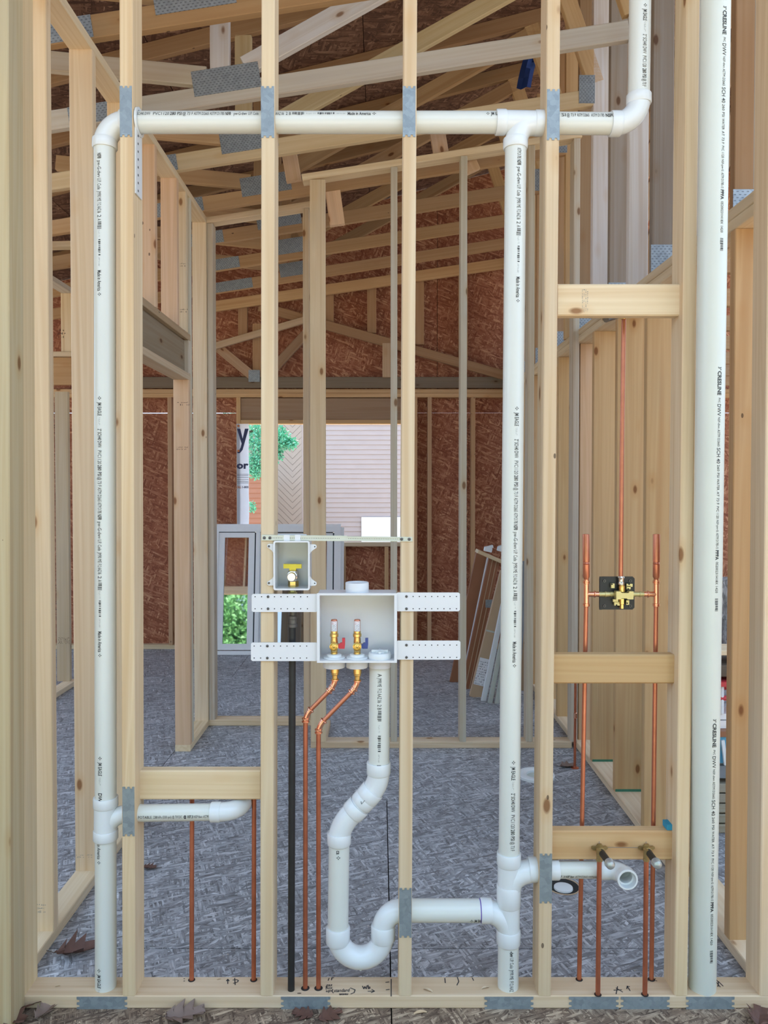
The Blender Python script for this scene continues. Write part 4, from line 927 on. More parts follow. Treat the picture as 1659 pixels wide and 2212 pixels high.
# ================================================================== GAS BOX AND ITS BAR
gbx = empty('gas_outlet_box', P(631, 1274, D0), 'pale grey plastic gas outlet box with yellow-handled valve hung from a metal bar', 'outlet box')
yf, yb2 = D0 - .010, D0 + .078; a, b = P(591.3, 1169, yf), P(668.5, 1274, yf); x0, x1, z0, z1 = a.x, b.x, b.z, a.z; wt = .003
mb = MB(); mb.bbox((x0 + .003, yb2 - wt, z0 + .003), (x1 - .003, yb2, z1 - .003)); mb.bbox((x0 + .001, yf, z0), (x0 + .001 + wt, yb2 - wt, z1)); mb.bbox((x1 - wt - .001, yf, z0), (x1 - .001, yb2 - wt, z1)); mb.bbox((x0 + wt, yf, z1 - wt), (x1 - wt, yb2 - wt, z1)); mb.bbox((x0 + wt, yf, z0), (x1 - wt, yb2 - wt, z0 + wt))
mb.build('box', M['plastic_grey'], gbx)
def rrect(w, h, r, n=4):
    out = []
    for cx, cy, a0 in ((w - r, h - r, 0), (-w + r, h - r, 90), (-w + r, -h + r, 180), (w - r, -h + r, 270)):
        out += [(cx + r * math.cos(R(a0 + 90 * i / n)), cy + r * math.sin(R(a0 + 90 * i / n))) for i in range(n + 1)]
    return out
mb = MB(); w, h = (x1 - x0) / 2, (z1 - z0) / 2; o1, o2 = rrect(w + .001, h + .001, .006), rrect(w - .0035, h - .0035, .004); cx_, cz_ = (x0 + x1) / 2, (z0 + z1) / 2; n = len(o1)
vs_ = [(cx_ + u, y, cz_ + v) for y in (yf, yf - .003) for u, v in o1] + [(cx_ + u, y, cz_ + v) for y in (yf, yf - .003) for u, v in o2]
fs_ = []
for i in range(n):
    j = (i + 1) % n; fs_ += [(i, j, n + j, n + i), (2 * n + i, 3 * n + i, 3 * n + j, 2 * n + j), (n + i, n + j, 3 * n + j, 3 * n + i), (i, 2 * n + i, 2 * n + j, j)]
mb.add(vs_, fs_); mb.build('rim', M['plastic'], gbx)
for (ex, ey, sx, dy) in ((581, 1180, -1, 1), (581, 1259.5, -1, -1), (680, 1181, 1, 1), (680, 1260, 1, -1)):
    c = P(ex, ey, D0 - .004); root = x0 if sx < 0 else x1; rx = abs(root - c.x); mb = MB(); s = -sx
    poly = [(s * rx, dy * .007), (0, dy * .007), (-s * .004, dy * .005), (-s * .0055, 0), (-s * .004, -dy * .004), (0, -dy * .006), (s * rx * .6, -dy * .013), (s * rx, -dy * .022)]
    mb.prism(poly, (c.x, D0 - .002, c.z), (1, 0, 0), (0, 0, 1), .003); ear = mb.build('mounting_ear', M['plastic'], gbx)
    sm = MB(); 
    if sx < 0: sm.lathe((c.x, D0 - .0045, c.z), (0, -1, 0), [(0, .0036), (.002, .003), (.0025, .0015)], 14); sm.build('screw', M['screw'], ear)
    else: disc(sm, Vector((c.x, D0 - .0045, c.z)), (0, -1, 0), .0019, 10); sm.build('screw_hole', M['hole'], ear)
yv = D0 + .036
mb = MB(); c = P(633.6, 1270, yv); zb = z0 + wt
mb.lathe((c.x, yv, zb), (0, 0, 1), [(0, .0155), (.016, .0155), (.0175, .0135)], 6, m=M['brass']); mb.lathe((c.x, yv, zb + .017), (0, 0, 1), [(0, .0135), (.002, .0140), (.008, .0115), (.012, .0150), (.022, .0165), (.030, .0150), (.034, .009)], 22, m=M['nickel'])
gv = mb.build('valve', None, gbx)
mb = MB(); q_ = P(630, 1244, yv); zq = q_.z; mb.lathe((c.x - .002, yv, zq), (0, -1, 0), [(0, .0155), (.020, .0155), (.021, .0135), (.030, .0125), (.0315, .0115), (.0315, .0)], 24, caps=False); mb.build('outlet_cap', M['nickel'], gv)
mb = MB(); hz = P(631, 1223, yv).z; mb.prism([(-.027, -.006), (-.010, -.006), (-.009, -.012), (.009, -.012), (.010, -.006), (.026, -.006), (.026, .006), (.008, .0065), (-.008, .0065), (-.027, .007)], (c.x - .001, yv + .006, hz), (1, 0, 0), (0, 0, 1), .014)
hd = mb.build('handle', M['yellow'], gv); hd['label'] = 'yellow plastic T-shaped handle'

bar = empty('mounting_bar', P(728, 1162, D0), 'thin perforated zinc bar screwed across two studs above the outlet boxes', 'mounting bar')
def strip(name, xa, ya, xb, yb_, hpx, Y, mat, par, th=.002):
    A_, B_ = P(xa, ya, Y), P(xb, yb_, Y); d = B_ - A_; hh = hpx * PX; u = d.normalized(); v = Vector((0, 0, 1)); v = (v - u * v.dot(u)).normalized()
    mb = MB(); mb.prism([(0, -hh / 2), (d.length, -hh / 2), (d.length, hh / 2), (0, hh / 2)], A_ + Vector((0, th, 0)), u, v, th); return mb.build(name, M[mat], par)
o1_ = strip('slide', 565, 1161.5, 750, 1163, 12, D0 - .0035, 'zinc', bar); i1_ = strip('slide', 735, 1163.2, 891, 1165, 10, D0 - .0015, 'zinc', bar, .0015)
for hoff in (-4.4, 4.4): strip('rolled_edge', 565, 1161.5 + hoff, 750, 1163 + hoff, 1.6, D0 - .006, 'zinc', o1_, .003); strip('rolled_edge', 750, 1163.4 + hoff * .8, 891, 1165 + hoff * .8, 1.4, D0 - .004, 'zinc', i1_, .003)
hm = MB()
for i in range(44):
    x = 590 + i * 3.75
    if 612 < x < 626 or 637 < x < 649 or x > 735: continue
    disc(hm, P(x, 1161.9 + (x - 590) * .008, D0 - .0037) + Vector((0, .0002, 0)), (0, -1, 0), .0011, 6)
for i in range(30):
    x = 753 + i * 3.75
    if x < 860: disc(hm, P(x, 1163.4 + (x - 750) * .008, D0 - .0017) + Vector((0, .0002, 0)), (0, -1, 0), .0010, 6)
tag(hm.build('screw_hole', M['hole'], bar), kind='stuff')
for x in (571, 583, 867.5, 884):
    sm = MB(); sm.lathe(P(x, 1162 + (x - 571) * .009, D0 - .0035), (0, -1, 0), [(0, .0048), (.002, .004), (.0028, .002), (.0015, .0012)], 14); sm.build('screw', M['screw'], bar)
for xa, xb in ((613, 626), (637, 649)): strip('hook', xa, 1162, xb, 1162.2, 13.5, D0 - .0065, 'plastic', gbx, .003)
strip('hook_bridge', 600, 1155.5, 662, 1155.5, 3, D0 + .006, 'plastic', gbx, .004)

# ================================================================== WRITING ON WOOD
def strokes(lines, fn, wd):
    mb = MB()
    for ln in lines:
        pts = [fn(*q_) for q_ in ln]
        for a, b in zip(pts, pts[1:]):
            nrm = Vector((0, 0, 1)) if abs(a.z - b.z) < 1e-6 else Vector((0, -1, 0)); d = (b - a).normalized(); s = nrm.cross(d) * wd / 2
            mb.add([a - s - d * wd * .3, b - s + d * wd * .3, b + s + d * wd * .3, a + s - d * wd * .3], [(0, 1, 2, 3)])
    return mb
pzf = lambda x, y: PZ(x, y, .0387)
mk = strokes([[(492, 2125), (492, 2115)], [(489, 2119), (492, 2115), (495, 2119)], [(504, 2124), (513, 2121), (515, 2118), (511, 2116), (503, 2117)], [(507, 2113), (508, 2127)],
              [(397, 2114), (399, 2114)], [(397, 2119), (399, 2119)],
              [(783, 2130), (786, 2136), (788, 2131), (791, 2136), (793, 2129)], [(795, 2128), (796, 2136), (799, 2135), (799, 2132), (796, 2132)], [(795, 2141), (809, 2141)], [(803, 2137), (809, 2141), (802, 2144)],
              [(709, 2118), (711, 2113)], [(716, 2117), (717, 2112), (721, 2112)], [(719, 2137), (717, 2141), (720, 2145)], [(757, 2134), (767, 2138), (765, 2144), (758, 2147)], [(733, 2147), (752, 2147)],
              [(845, 2115), (845, 2152)], [(833, 2122), (840, 2121)], [(834, 2138), (841, 2137)], [(961, 2113), (962, 2123)], [(988, 2111), (991, 2120), (987, 2128)], [(1020, 2112), (1023, 2118)],
              [(1326, 2139), (1343, 2138)], [(1331, 2134), (1345, 2143)], [(1334, 2131), (1331, 2147)], [(1355, 2130), (1361, 2140)], [(1354, 2136), (1355, 2130), (1360, 2131)], [(1416, 2114), (1412, 2117), (1419, 2119)],
              [(1545, 2114), (1552, 2121), (1551, 2131)], [(1548, 2122), (1556, 2132)], [(1552, 2120), (1562, 2130)]], pzf, .0028)
o = mk.build('marker_writing', M['marker'], splate); tag(o, kind='stuff')
mb = MB()
for body, x0, y0, x1, hh in (('gas', 703, 2131, 718, 6), ('box', 703, 2137, 719, 6), ('up', 704, 2143, 716, 6), ('standard', 721, 2143, 756, 7), ('works', 733, 2150, 752, 4)):
    a, b, c = pzf(x0, y0), pzf(x1, y0 - 1), pzf(x0, y0 - hh); flat_text(mb, T(body, .015, .25), a, b - a, c - a)
a, b, c = pzf(1410, 2113), pzf(1392, 2113), pzf(1410, 2120); flat_text(mb, T('Valve', .015, .2), a, b - a, c - a)
o = mb.build('handwriting', M['marker'], splate); tag(o, kind='stuff')
fwf = lambda x, y: P(x, y, 2.2535)
strokes([[(1312, 1830.5), (1378, 1831)], [(1294.5, 1817), (1294.5, 1826)], [(1395.5, 1818), (1395.5, 1826)]], fwf, .0012).build('pencil_line', M['ink_grey'], B4)
def stamp(par, x0, y0, x1, y1, Y, n, rows, seed, mat='ink_brown', vertical=False):
    mb = MB(); a, b, c = P(x0, y1, Y), P(x1, y1, Y), P(x0, y0, Y); g_ = scribble_geo(n, rows, seed)
    if vertical: flat_text(mb, g_, c, a - c, b - a)
    else: flat_text(mb, g_, a, b - a, c - a)
    o = mb.build('stamp_print', M[mat], par); tag(o, kind='stuff'); return o
stamp(B2, 1257, 625, 1272, 672, 2.2475, 9, 4, 3, 'ink_grey', True)
stamp(wl, 378, 866, 406, 876, 4.4095, 5, 2, 5); stamp(wl, 382, 963, 405, 972, 4.4095, 8, 2, 6); stamp(wl, 80, 1949, 98, 1972, 2.5485, 5, 3, 7, 'ink_grey'); stamp(wl, 157, 1844, 200, 1853, 2.9545, 9, 2, 8, 'ink_grey')
stamp(wl, 389, 566, 400, 576, 4.364, 4, 2, 9); stamp(wl, 389, 665, 406, 675, 4.364, 5, 2, 10)
stamp(wfl, 124, 708, 140, 730, 5.879, 4, 3, 11); stamp(wfl, 126, 1376, 150, 1391, 5.8595, 6, 5, 12)
YS = YB + .0895
stamp(wb, 1007, 900, 1018, 1250, YS, 70, 3, 21, 'ink_brown', True); stamp(wb, 109, 890, 126, 1335, YS, 60, 3, 22, 'ink_brown', True)
YG = YB + .1005
for x0, x1, s_ in ((470, 492, 1), (500, 548, 2), (620, 652, 3), (706, 728, 4), (735, 783, 5), (787, 820, 6), (630, 655, 8)): stamp(gab, x0, 766, x1, 796, YG, 9, 7, s_)

# ================================================================== OUTSIDE THE WINDOW
mb = MB(); mb.bbox((-40, -40, -.9), (40, 60, -.45)); gr = mb.build('ground', M['soil']); tag(gr, 'bare soil ground outside the unfinished house', 'ground', kind='structure')
nh = empty('neighbour_house', (0, 16, -.45), 'mauve-grey lap sided house with tan diagonal siding seen through the window opening', 'house')
YN = 16.0; x0, x1 = P(657, 1000, YN).x, 3.4
mb = MB(); mb.bbox((x0, YN + .02, -.45), (x1, YN + 5, 4.2)); mb.build('wall', M['siding'], nh)
_sm = None
for i in range(44):
    z = -.3 + .1 * i
    if _sm is None:
        mb = MB(); mb.add([(x0, YN - .012, z), (x1, YN - .012, z), (x1, YN + .004, z + .105), (x0, YN + .004, z + .105), (x0, YN + .02, z), (x1, YN + .02, z), (x1, YN + .02, z + .105), (x0, YN + .02, z + .105)],
               [(0, 1, 2, 3), (0, 4, 5, 1), (3, 2, 6, 7), (0, 3, 7, 4), (1, 5, 6, 2)]); o = mb.build('siding_board', M['siding'], nh); _sm = o; z_first = z
    else:
        o = _sm.copy(); place(o, Matrix.Translation((0, 0, z - z_first)) @ _sm.matrix_basis, nh)
    j = random.uniform(.94, 1.05); o.color = (j, j, j, 1)
mb = MB(); mb.bbox((x0 - .08, YN - .03, -.45), (x0 + .02, YN + .05, 4.2)); mb.build('corner_board', M['siding'], nh)
YC2 = 15.97; xc = P(632, 1000, YC2).x; xl_, xr_ = P(500, 1000, YC2).x, P(652, 1000, YC2).x
mb = MB(); mb.bbox((xl_, YC2 + .02, -.45), (xr_, YC2 + 3, 4.2)); mb.build('wall', M['chevron'], nh)
for side, xe in ((-1, xl_), (1, xr_)):
    for i in range(46):
        z = -1.4 + .13 * i; L = abs(xe - xc); dz = L * 1.0; mb = MB()
        za, zb_ = z, z + dz
        if zb_ + .12 < -.3 or za > 4.0: continue
        mb.add([(xc, YC2 - .01, za), (xe, YC2 - .01, zb_), (xe, YC2 - .01, zb_ + .122), (xc, YC2 - .01, za + .122), (xc, YC2 + .02, za), (xe, YC2 + .02, zb_), (xe, YC2 + .02, zb_ + .122), (xc, YC2 + .02, za + .122)],
               [(0, 1, 2, 3), (0, 4, 5, 1), (3, 2, 6, 7), (0, 3, 7, 4), (1, 5, 6, 2)]); mb.build('diagonal_board', M['chevron'], nh)
# white window of the neighbour
a, b = P(786, 1120, YN - .04), P(845, 1172, YN - .04)
mb = MB(); mb.bbox((a.x - .05, YN - .05, b.z - .4), (b.x + .3, YN - .02, a.z + .03)); wn = mb.build('window', M['white_paint'], nh)
mb = MB(); mb.bbox((a.x + .03, YN - .056, b.z - .34), (b.x + .24, YN - .051, a.z - .03)); mb.build('pane', M['sticker'], wn)
tc_ = empty('garden_outbuilding', (-2.7, 14.6, -.45), 'low orange-brown sided outbuilding at the left of the window view', 'house')
YT = 14.6; a, b = P(470, 1030, YT), P(566, 1030, YT)
mb = MB(); mb.bbox((a.x, YT + .015, -.45), (b.x, YT + .9, a.z)); mb.build('wall', M['terracotta'], tc_)
for i in range(22):
    z = -.3 + .095 * i
    if z + .1 > a.z: break
    mb = MB(); mb.add([(a.x, YT - .015, z), (b.x, YT - .015, z), (b.x, YT, z + .098), (a.x, YT, z + .098), (a.x, YT + .02, z), (b.x, YT + .02, z), (b.x, YT + .02, z + .098), (a.x, YT + .02, z + .098)], [(0, 1, 2, 3), (0, 4, 5, 1), (3, 2, 6, 7), (0, 3, 7, 4), (1, 5, 6, 2)])
    mb.build('siding_board', M['terracotta'], tc_)
mb = MB(); mb.bbox((a.x, YT - .05, a.z), (b.x + .05, YT + .95, a.z + .05)); mb.build('roof_edge', M['terracotta'], tc_)

def leaf_cloud(mb, blobs, n, size, rr, m=None):
    tot = sum(b[3] for b in blobs)
    for i in range(n):
        b = rr.choices(blobs, [x[3] for x in blobs])[0]; c = Vector(b[0]); d = Vector((rr.gauss(0, 1), rr.gauss(0, 1), rr.gauss(0, 1))).normalized() * (rr.random() ** .4)
        q_ = c + Vector((d.x * b[1], d.y * b[1], d.z * b[2])); bs = basis((rr.gauss(0, 1), rr.gauss(0, 1), rr.gauss(0, 1) - .2), (rr.random(), rr.random(), rr.random() + .1)); s = size * rr.uniform(.6, 1.3)
        mb.add([q_ + bs @ Vector(v) * s for v in ((0, 0, 0), (.28, .12, .45), (0, .0, 1), (-.28, .12, .45))], [(0, 1, 2), (0, 2, 3)], m)
rr = random.Random(5)
tr = empty('leafy_tree', (-3.0, 13.4, -.45), 'leafy green tree at the left of the window view, in front of the tan siding', 'tree')
mb = MB(); mb.tube([(-3.0, 13.4, -.45), (-2.95, 13.4, 1.0), (-2.7, 13.35, 2.2), (-2.2, 13.3, 2.5)], [.09, .075, .05, .02], 10); mb.build('trunk', M['bark'], tr)
mb = MB(); yt = 13.3
leaf_cloud(mb, [((*P(560, 960, yt),), .28, .42, 3), ((*P(600, 950, yt),), .22, .25, 2), ((*P(628, 958, yt),), .12, .10, .7), ((*P(552, 1010, yt),), .16, .22, 1.2), ((*P(530, 900, yt),), .5, .5, 2), ((*P(596, 985, yt),), .14, .12, .6), ((*P(546, 1095, yt),), .06, .10, .15)], 5200, .052, rr)
o = mb.build('foliage', M['leaf_teal'], tr); tag(o, kind='stuff')
# trees behind the camera, reflected in the leaning window
for (tx, ty, lab) in ((-5.4, -11, 'green tree outside the open front of the house, mirrored in the leaning window'), (-.4, -12, 'second green tree outside the open front of the house'), (4.6, -11.5, 'third green tree outside the open front of the house'), (-10.6, -12.5, 'fourth green tree outside the open front of the house')):
    t = empty('leafy_tree', (tx, ty, -.45), lab, 'tree', 'trees outside the open front')
    mb = MB(); mb.tube([(tx, ty, -.45), (tx + .1, ty, 1.5), (tx, ty - .1, 4)], [.14, .11, .05], 10); mb.build('trunk', M['bark'], t)
    mb = MB(); leaf_cloud(mb, [((tx, ty, 2.0), 1.9, 1.9, 3), ((tx + .6, ty, .9), 1.7, 1.2, 2), ((tx - .8, ty, 3.2), 1.2, 1.0, 1.5)], 14000 if tx == -5.4 else 5000, .22 if tx == -5.4 else .36, rr); o = mb.build('foliage', M['leaf'], t); tag(o, kind='stuff')

# house wrap folded round the window opening
hw = empty('house_wrap', P(524, 1170, YB), 'white house wrap with big dark letters folded round the left and right window jambs', 'house wrap')
def wrap(xa, xb, ya, yb_):
    a, b = P(xa, ya, YB - .004), P(xb, yb_, YB - .004); mb = MB(); n = 10; vs_ = []
    for i in range(n + 1):
        z = a.z + (b.z - a.z) * i / n; off = .004 * math.sin(i * 1.7)
        vs_ += [(a.x, YB - .004, z), (b.x + off * .6, YB - .006 + off * .4, z)]
    mb.add(vs_, [(2 * i, 2 * i + 1, 2 * i + 3, 2 * i + 2) for i in range(n)]); vs2 = [(x, y + .003, z) for x, y, z in vs_]; mb.add(vs2, [(2 * i, 2 * i + 2, 2 * i + 3, 2 * i + 1) for i in range(n)])
    return mb.build('wrap_flap', M['wrap'], hw)
f1 = wrap(511, 538, 915.5, 1134); f2 = wrap(885.5, 894, 918, 1173)
YW = YB - .0085
def wtext(body, xa, xb, yt_, yb_, mat, bold=.03):
    mb = MB(); a, b, c = P(xa, yb_, YW), P(xb, yb_, YW), P(xa, yt_, YW); flat_text(mb, T(body, bold), a, b - a, c - a); o = mb.build('wrap_print', M[mat], f1); tag(o, kind='stuff')
def ypoly():
    mb = MB()
    for pts in ([(512, 926), (519, 926), (526, 955), (523, 962)], [(529, 926), (537, 926), (524, 972), (518, 979), (513, 979), (513, 973), (517, 972), (520, 966)]): mb.add([P(x, y, YW) for x, y in pts], [tuple(range(len(pts)))])
    mb.build('wrap_print', M['navy'], f1)
ypoly(); wtext('or', 511, 537, 997, 1012, 'navy', .04); wtext('CALL', 511.5, 521, 1050, 1054.5, 'rust_print'); wtext('1-800', 523, 537, 1050, 1054.5, 'navy')
mb = MB()
for y in (1024, 1027, 1031, 1036, 1040, 1043): a, b = P(512, y, YW), P(537, y + .9, YW); mb.add([a, (b.x, YW, a.z), b, (a.x, YW, b.z)], [(0, 1, 2, 3)])
o = mb.build('wrap_print', M['ink_grey'], f1); tag(o, kind='stuff')
mb = MB()
for pts in ([(888, 928), (893, 926), (893, 965), (888, 965)], [(888, 998), (893, 997), (893, 1014), (888, 1014)]): mb.add([P(x, y, YW) for x, y in pts], [(0, 1, 2, 3)])
mb.build('wrap_print', M['navy'], f2)
mb = MB()
for x, y in ((515, 920), (515, 974), (890, 1088), (890, 1170)): disc(mb, P(x, y, YB - .008), (0, -1, 0), .011, 12)
o = mb.build('cap_nail', M['rust_print'], f1); tag(o, kind='stuff')

# ================================================================== LEANING WINDOW UNIT
lw = empty('leaning_window', P(594, 1412, 7.03), 'white framed sliding window unit leaning on the far wall, green reflected in its glass', 'window')
a, b = PZ(458, 1412, 0), PZ(735, 1412, 0); WX0, WY = a.x, 6.95; WW = b.x - a.x; WH = 1.165; LA = R(8.3)
LM = Matrix.Translation((WX0, WY, 0.002)) @ Matrix.Rotation(-LA, 4, 'X')
def wpart(name, boxes, mat, par=None):
    mb = MB()
    for bx in boxes: mb.bbox(*bx)
    mb.v = [LM @ v for v in mb.v]; return mb.build(name, M[mat], par or lw)
fr = wpart('outer_frame', [((0, 0, 0), (.045, .09, WH)), ((WW - .06, 0, 0), (WW, .09, WH)), ((.045, 0, 0), (WW - .06, .09, .035)), ((.045, 0, WH - .045), (WW - .06, .09, WH))], 'vinyl')
wpart('nail_fin', [((-.03, .03, -.0), (0, .034, WH)), ((WW, .03, 0), (WW + .03, .034, WH)), ((0, .03, WH), (WW, .034, WH + .03))], 'vinyl', fr)
def sash(xa, xb, y):
    za, zb_ = .042, WH - .052; w = .055
    s = wpart('sash', [((xa, y, za), (xa + w, y + .03, zb_)), ((xb - w, y, za), (xb, y + .03, zb_)), ((xa + w, y, za), (xb - w, y + .03, za + w)), ((xa + w, y, zb_ - w + .01), (xb - w, y + .03, zb_))], 'vinyl')
    wpart('glass_pane', [((xa + w - .002, y + .012, za + w - .002), (xb - w + .002, y + .018, zb_ - w + .012))], 'glass', s)
    wpart('gasket', [((xb - .001, y + .002, za), (xb + .012, y + .028, zb_)), ((xa, y + .002, zb_), (xb, y + .028, zb_ + .009))], 'dark_gasket', s)
mid = (547 - 458) / 277 * WW
sash(.045, mid, .012); sash(mid - .02 + .05, WW - .075, .046)
wpart('meeting_rail', [((mid + .013, .006, .035), (mid + .05, .045, WH - .045))], 'vinyl')

# ================================================================== LEANING BUNDLE IN THE FAR ROOM
def lean(name, label, cat, xb, yb_, xt, yt_, Y, w, d, mat, extra=None, Yt=None):
    """a long flat thing standing on the floor at image place (xb, yb_) and leaning right"""
    p0 = P(xb, yb_, Y); p1 = P(xt, yt_, Yt or Y); t = empty(name, p0, label, cat, 'long things leaning together beside the right wall')
    o = board('body', t, p0, p1, w, d, (1, 1, 1), m=M[mat]); return t, o, p0, p1
grp = 'long things leaning together beside the right wall'
t, o, p0, p1 = lean('door_panel', 'red-brown door panel, leftmost of the leaning bundle by the right wall', 'door panel', 983, 1474, 1040, 1196, 6.0, .088, .035, 'door_brown')
board('pale_edge', t, p0 + Vector((.050, -.02, 0)), p1 + Vector((.050, -.02, 0)), .012, .05, (1, 1, 1), m=M['trim_white'])
t, o, p0, p1 = lean('door_panel', 'red-brown door panel with a grey strike plate, second in the leaning bundle', 'door panel', 1007, 1489, 1067, 1207, 5.8, .085, .035, 'door_brown')
for dx in (-.012, .02): board('groove_strip', t, p0 + Vector((dx, -.019, 0)), p1 + Vector((dx, -.019, 0)), .006, .004, (1, 1, 1), m=M['cardboard'])
mb = MB(); c = p0.lerp(p1, .66) + Vector((.03, -.02, 0)); mb.box(c, (.05, .006, .06)); mb.build('strike_plate', M['galv'], t)
a, b = P(1030, 1190, 5.8), P(1085, 1214, 5.8); t = empty('head_jamb', b, 'pale wooden head piece capping the red-brown panels of the leaning bundle', 'wood trim', grp); board('body', t, a, b, .025, .16, PALE)
t, o, p0, p1 = lean('cardboard_carton', 'long tan cardboard carton with a printed white label in the leaning bundle', 'carton', 1026, 1505, 1093, 1235, 5.58, .085, .05, 'cardboard')
bsx = (p1 - p0).normalized(); sxv = basis(p1 - p0).col[0]
mb = MB(); flat_text(mb, ([(0, 0), (1, 0), (1, 1), (0, 1)], [(0, 1, 2, 3)]), p0.lerp(p1, .10) - sxv * .038 - Vector((0, .0262, 0)), sxv * .076, bsx * .20); lb = mb.build('paper_label', M['sticker'], t)
mb = MB(); flat_text(mb, scribble_geo(6, 10, 31), p0.lerp(p1, .105) - sxv * .033 - Vector((0, .027, 0)), sxv * .066, bsx * .18); o = mb.build('label_print', M['ink'], lb); tag(o, kind='stuff')
mb = MB(); flat_text(mb, ([(0, 0), (1, 0), (1, 1), (0, 1)], [(0, 1, 2, 3)]), p0.lerp(p1, .52) - sxv * .0425 - Vector((0, .0262, 0)), sxv * .085, bsx * .012); mb.build('tape', M['trim_grey'], t)
lean('trim_board', 'white primed trim board leaning in front of the cardboard carton', 'wood trim', 1044, 1514, 1108, 1205, 5.47, .035, .03, 'trim_white')
lean('trim_board', 'grey-green moulding length leaning beside the white trim board', 'wood trim', 1058, 1520, 1118, 1210, 5.42, .03, .035, 'trim_grey')
lean('trim_board', 'second grey-green moulding length, rightmost visible left of the white pipe', 'wood trim', 1072, 1524, 1124, 1215, 5.40, .03, .03, 'trim_grey')
lean('trim_board', 'dark grey trim length just showing at the right of the white pipe', 'wood trim', 1112, 1510, 1134, 1212, 5.45, .05, .04, 'grey_stuff')
lean('cardboard_carton', 'tan carton edge showing between the white pipe and the middle wall stud', 'carton', 1128, 1490, 1142, 1240, 5.6, .06, .05, 'cardboard')
for i, (x, y, w, lab) in enumerate(((1062, 1187, 30, 'white plastic wrapper scrap on top of the leaning bundle'), (1072, 1180, 20, 'highest white plastic corner piece on top of the leaning bundle'))):
    mb = MB(); c = P(x - 8 + 16 * i, y + 6 * i, 5.72 + .0 * i); mb.box(c, (w * .0018, .06, .03), Matrix.Rotation(R(12), 3, 'Y')); mb.box(c + Vector((.01, 0, .018)), (w * .0018, .05, .018), Matrix.Rotation(R(-15), 3, 'Y')); o = mb.build('plastic_scrap', M['trim_white']); tag(o, lab, 'plastic scrap', grp)

# ================================================================== FLOOR THINGS
def ring_thing(name, lab, cat, c, ro, ri, mat):
    t = empty(name, c, lab, cat); mb = MB(); mb.lathe(c, (0, 0, 1), [(.0, ro), (.012, ro), (.016, ro * .95), (.018, ri * 1.25), (.012, ri), (-.0, ri * .96)], 32, caps=False); mb.build('rim', M[mat], t)
    mb = MB(); disc(mb, Vector(c) + Vector((0, 0, .001)), (0, 0, 1), ri * .97, 28); mb.build('throat', M['trim_grey'], t); return t
c = PZ(1158, 1677, 0); ring_thing('toilet_flange', 'white plastic toilet flange on the floor behind the right white pipe', 'toilet flange', c, .098, .052, 'pvc_fit')
c = PZ(1217, 1915, 0); t = empty('floor_hole', c, 'round floor hole with a white pipe end in it, under the right drain branch', 'floor hole')
mb = MB(); mb.lathe(c + Vector((0, 0, .0006)), (0, 0, 1), [(0, .064), (.0008, .064), (.0012, .0595), (.0008, .058)], 32, caps=False); mb.build('cut_edge', M['cardboard'], t)
mb = MB(); disc(mb, c + Vector((0, 0, .0004)), (0, 0, 1), .0585, 32); mb.build('opening', M['hole'], t)
mb = MB(); mb.lathe(c + Vector((-.004, -.016, .001)), (0, 0, 1), [(0, .036), (.006, .035), (.008, .028), (.009, .0001)], 28); mb.build('pipe_end', M['pvc_fit'], t)
c = PZ(1241.5, 1659, 0); t = empty('copper_pipe', c, 'thin copper pipe rising from the floor by the foot of the right wall', 'pipe')
mb = MB(); mb.cyl(c, P(1243.5, 1430, c.y), RC, 14); mb.build('tube', M['copper_old'], t, origin=c)
mb = MB(); mb.lathe(c, (0, 0, 1), [(0, .022), (.003, .022), (.005, .010), (.012, .0095)], 18); mb.build('escutcheon', M['copper'], t)
mb = MB(); mb.lathe(P(1243, 1552, c.y), (0, 0, 1), [(0, .0075), (.002, .0095), (.03, .0095), (.032, .0075)], 14); mb.build('coupling', M['copper_bright'], t)

def leaf(px, py, L, rotz, lab, mat='dry_leaf', curl=.35, seed=0, lift=.004):
    rr = random.Random(seed); c = PZ(px, py, 0) + Vector((0, 0, lift)); out = []
    prof = [(0, .03), (.10, .06), (.18, .30), (.27, .16), (.40, .44), (.50, .20), (.63, .38), (.74, .16), (.86, .18), (1.0, .02)]
    vs_, fs_ = [], []
    for i, (t_, w) in enumerate(prof):
        for s in (-1, -.5, 0, .5, 1):
            ww = w * (1 + rr.uniform(-.25, .25)); x, y = t_ - .5 + abs(s) * .10 * (1 if i % 2 == 0 else -.3), s * ww
            z = curl * (abs(s) * w) ** 1.0 * .9 + curl * .55 * (t_ - .5) ** 2 + rr.uniform(0, .06)
            vs_.append(Vector((x, y, z)) * L)
    for i in range(len(prof) - 1):
        for s in range(4): fs_.append((i * 5 + s, i * 5 + s + 1, i * 5 + s + 6, i * 5 + s + 5))
    rot = Matrix.Rotation(rotz, 3, 'Z'); zmin = min(v.z for v in vs_)
    vs2 = [c + rot @ (v - Vector((0, 0, zmin))) for v in vs_]; t = empty('dry_leaf', c, lab, 'leaf', 'dry leaves blown in on the floor')
    mb = MB(); mb.add(vs2, fs_); mb.add([v - Vector((0, 0, .0008)) for v in vs2], [tuple(reversed(f)) for f in fs_]); mb.build('blade', M[mat], t)
    mb = MB(); a = c + rot @ Vector((-.5 * L, 0, curl * .14 * L - zmin + .001)); mb.tube([a + rot @ Vector((.1 * L, 0, 0)), a, a + rot @ Vector((-.18 * L, .02 * L, .01))], .0012, 6); mb.build('stem', M['bark'], t)
leaf(163, 2062, .13, R(15), 'large curled brown oak leaf on the floor left of the white stack', curl=.8, seed=1)
leaf(64, 2176, .10, R(40), 'dark brown leaf lying against the left end of the sole plate', curl=.7, seed=2)
leaf(22, 2206, .11, R(-20), 'dark brown leaf in the bottom left corner', curl=.5, seed=3)
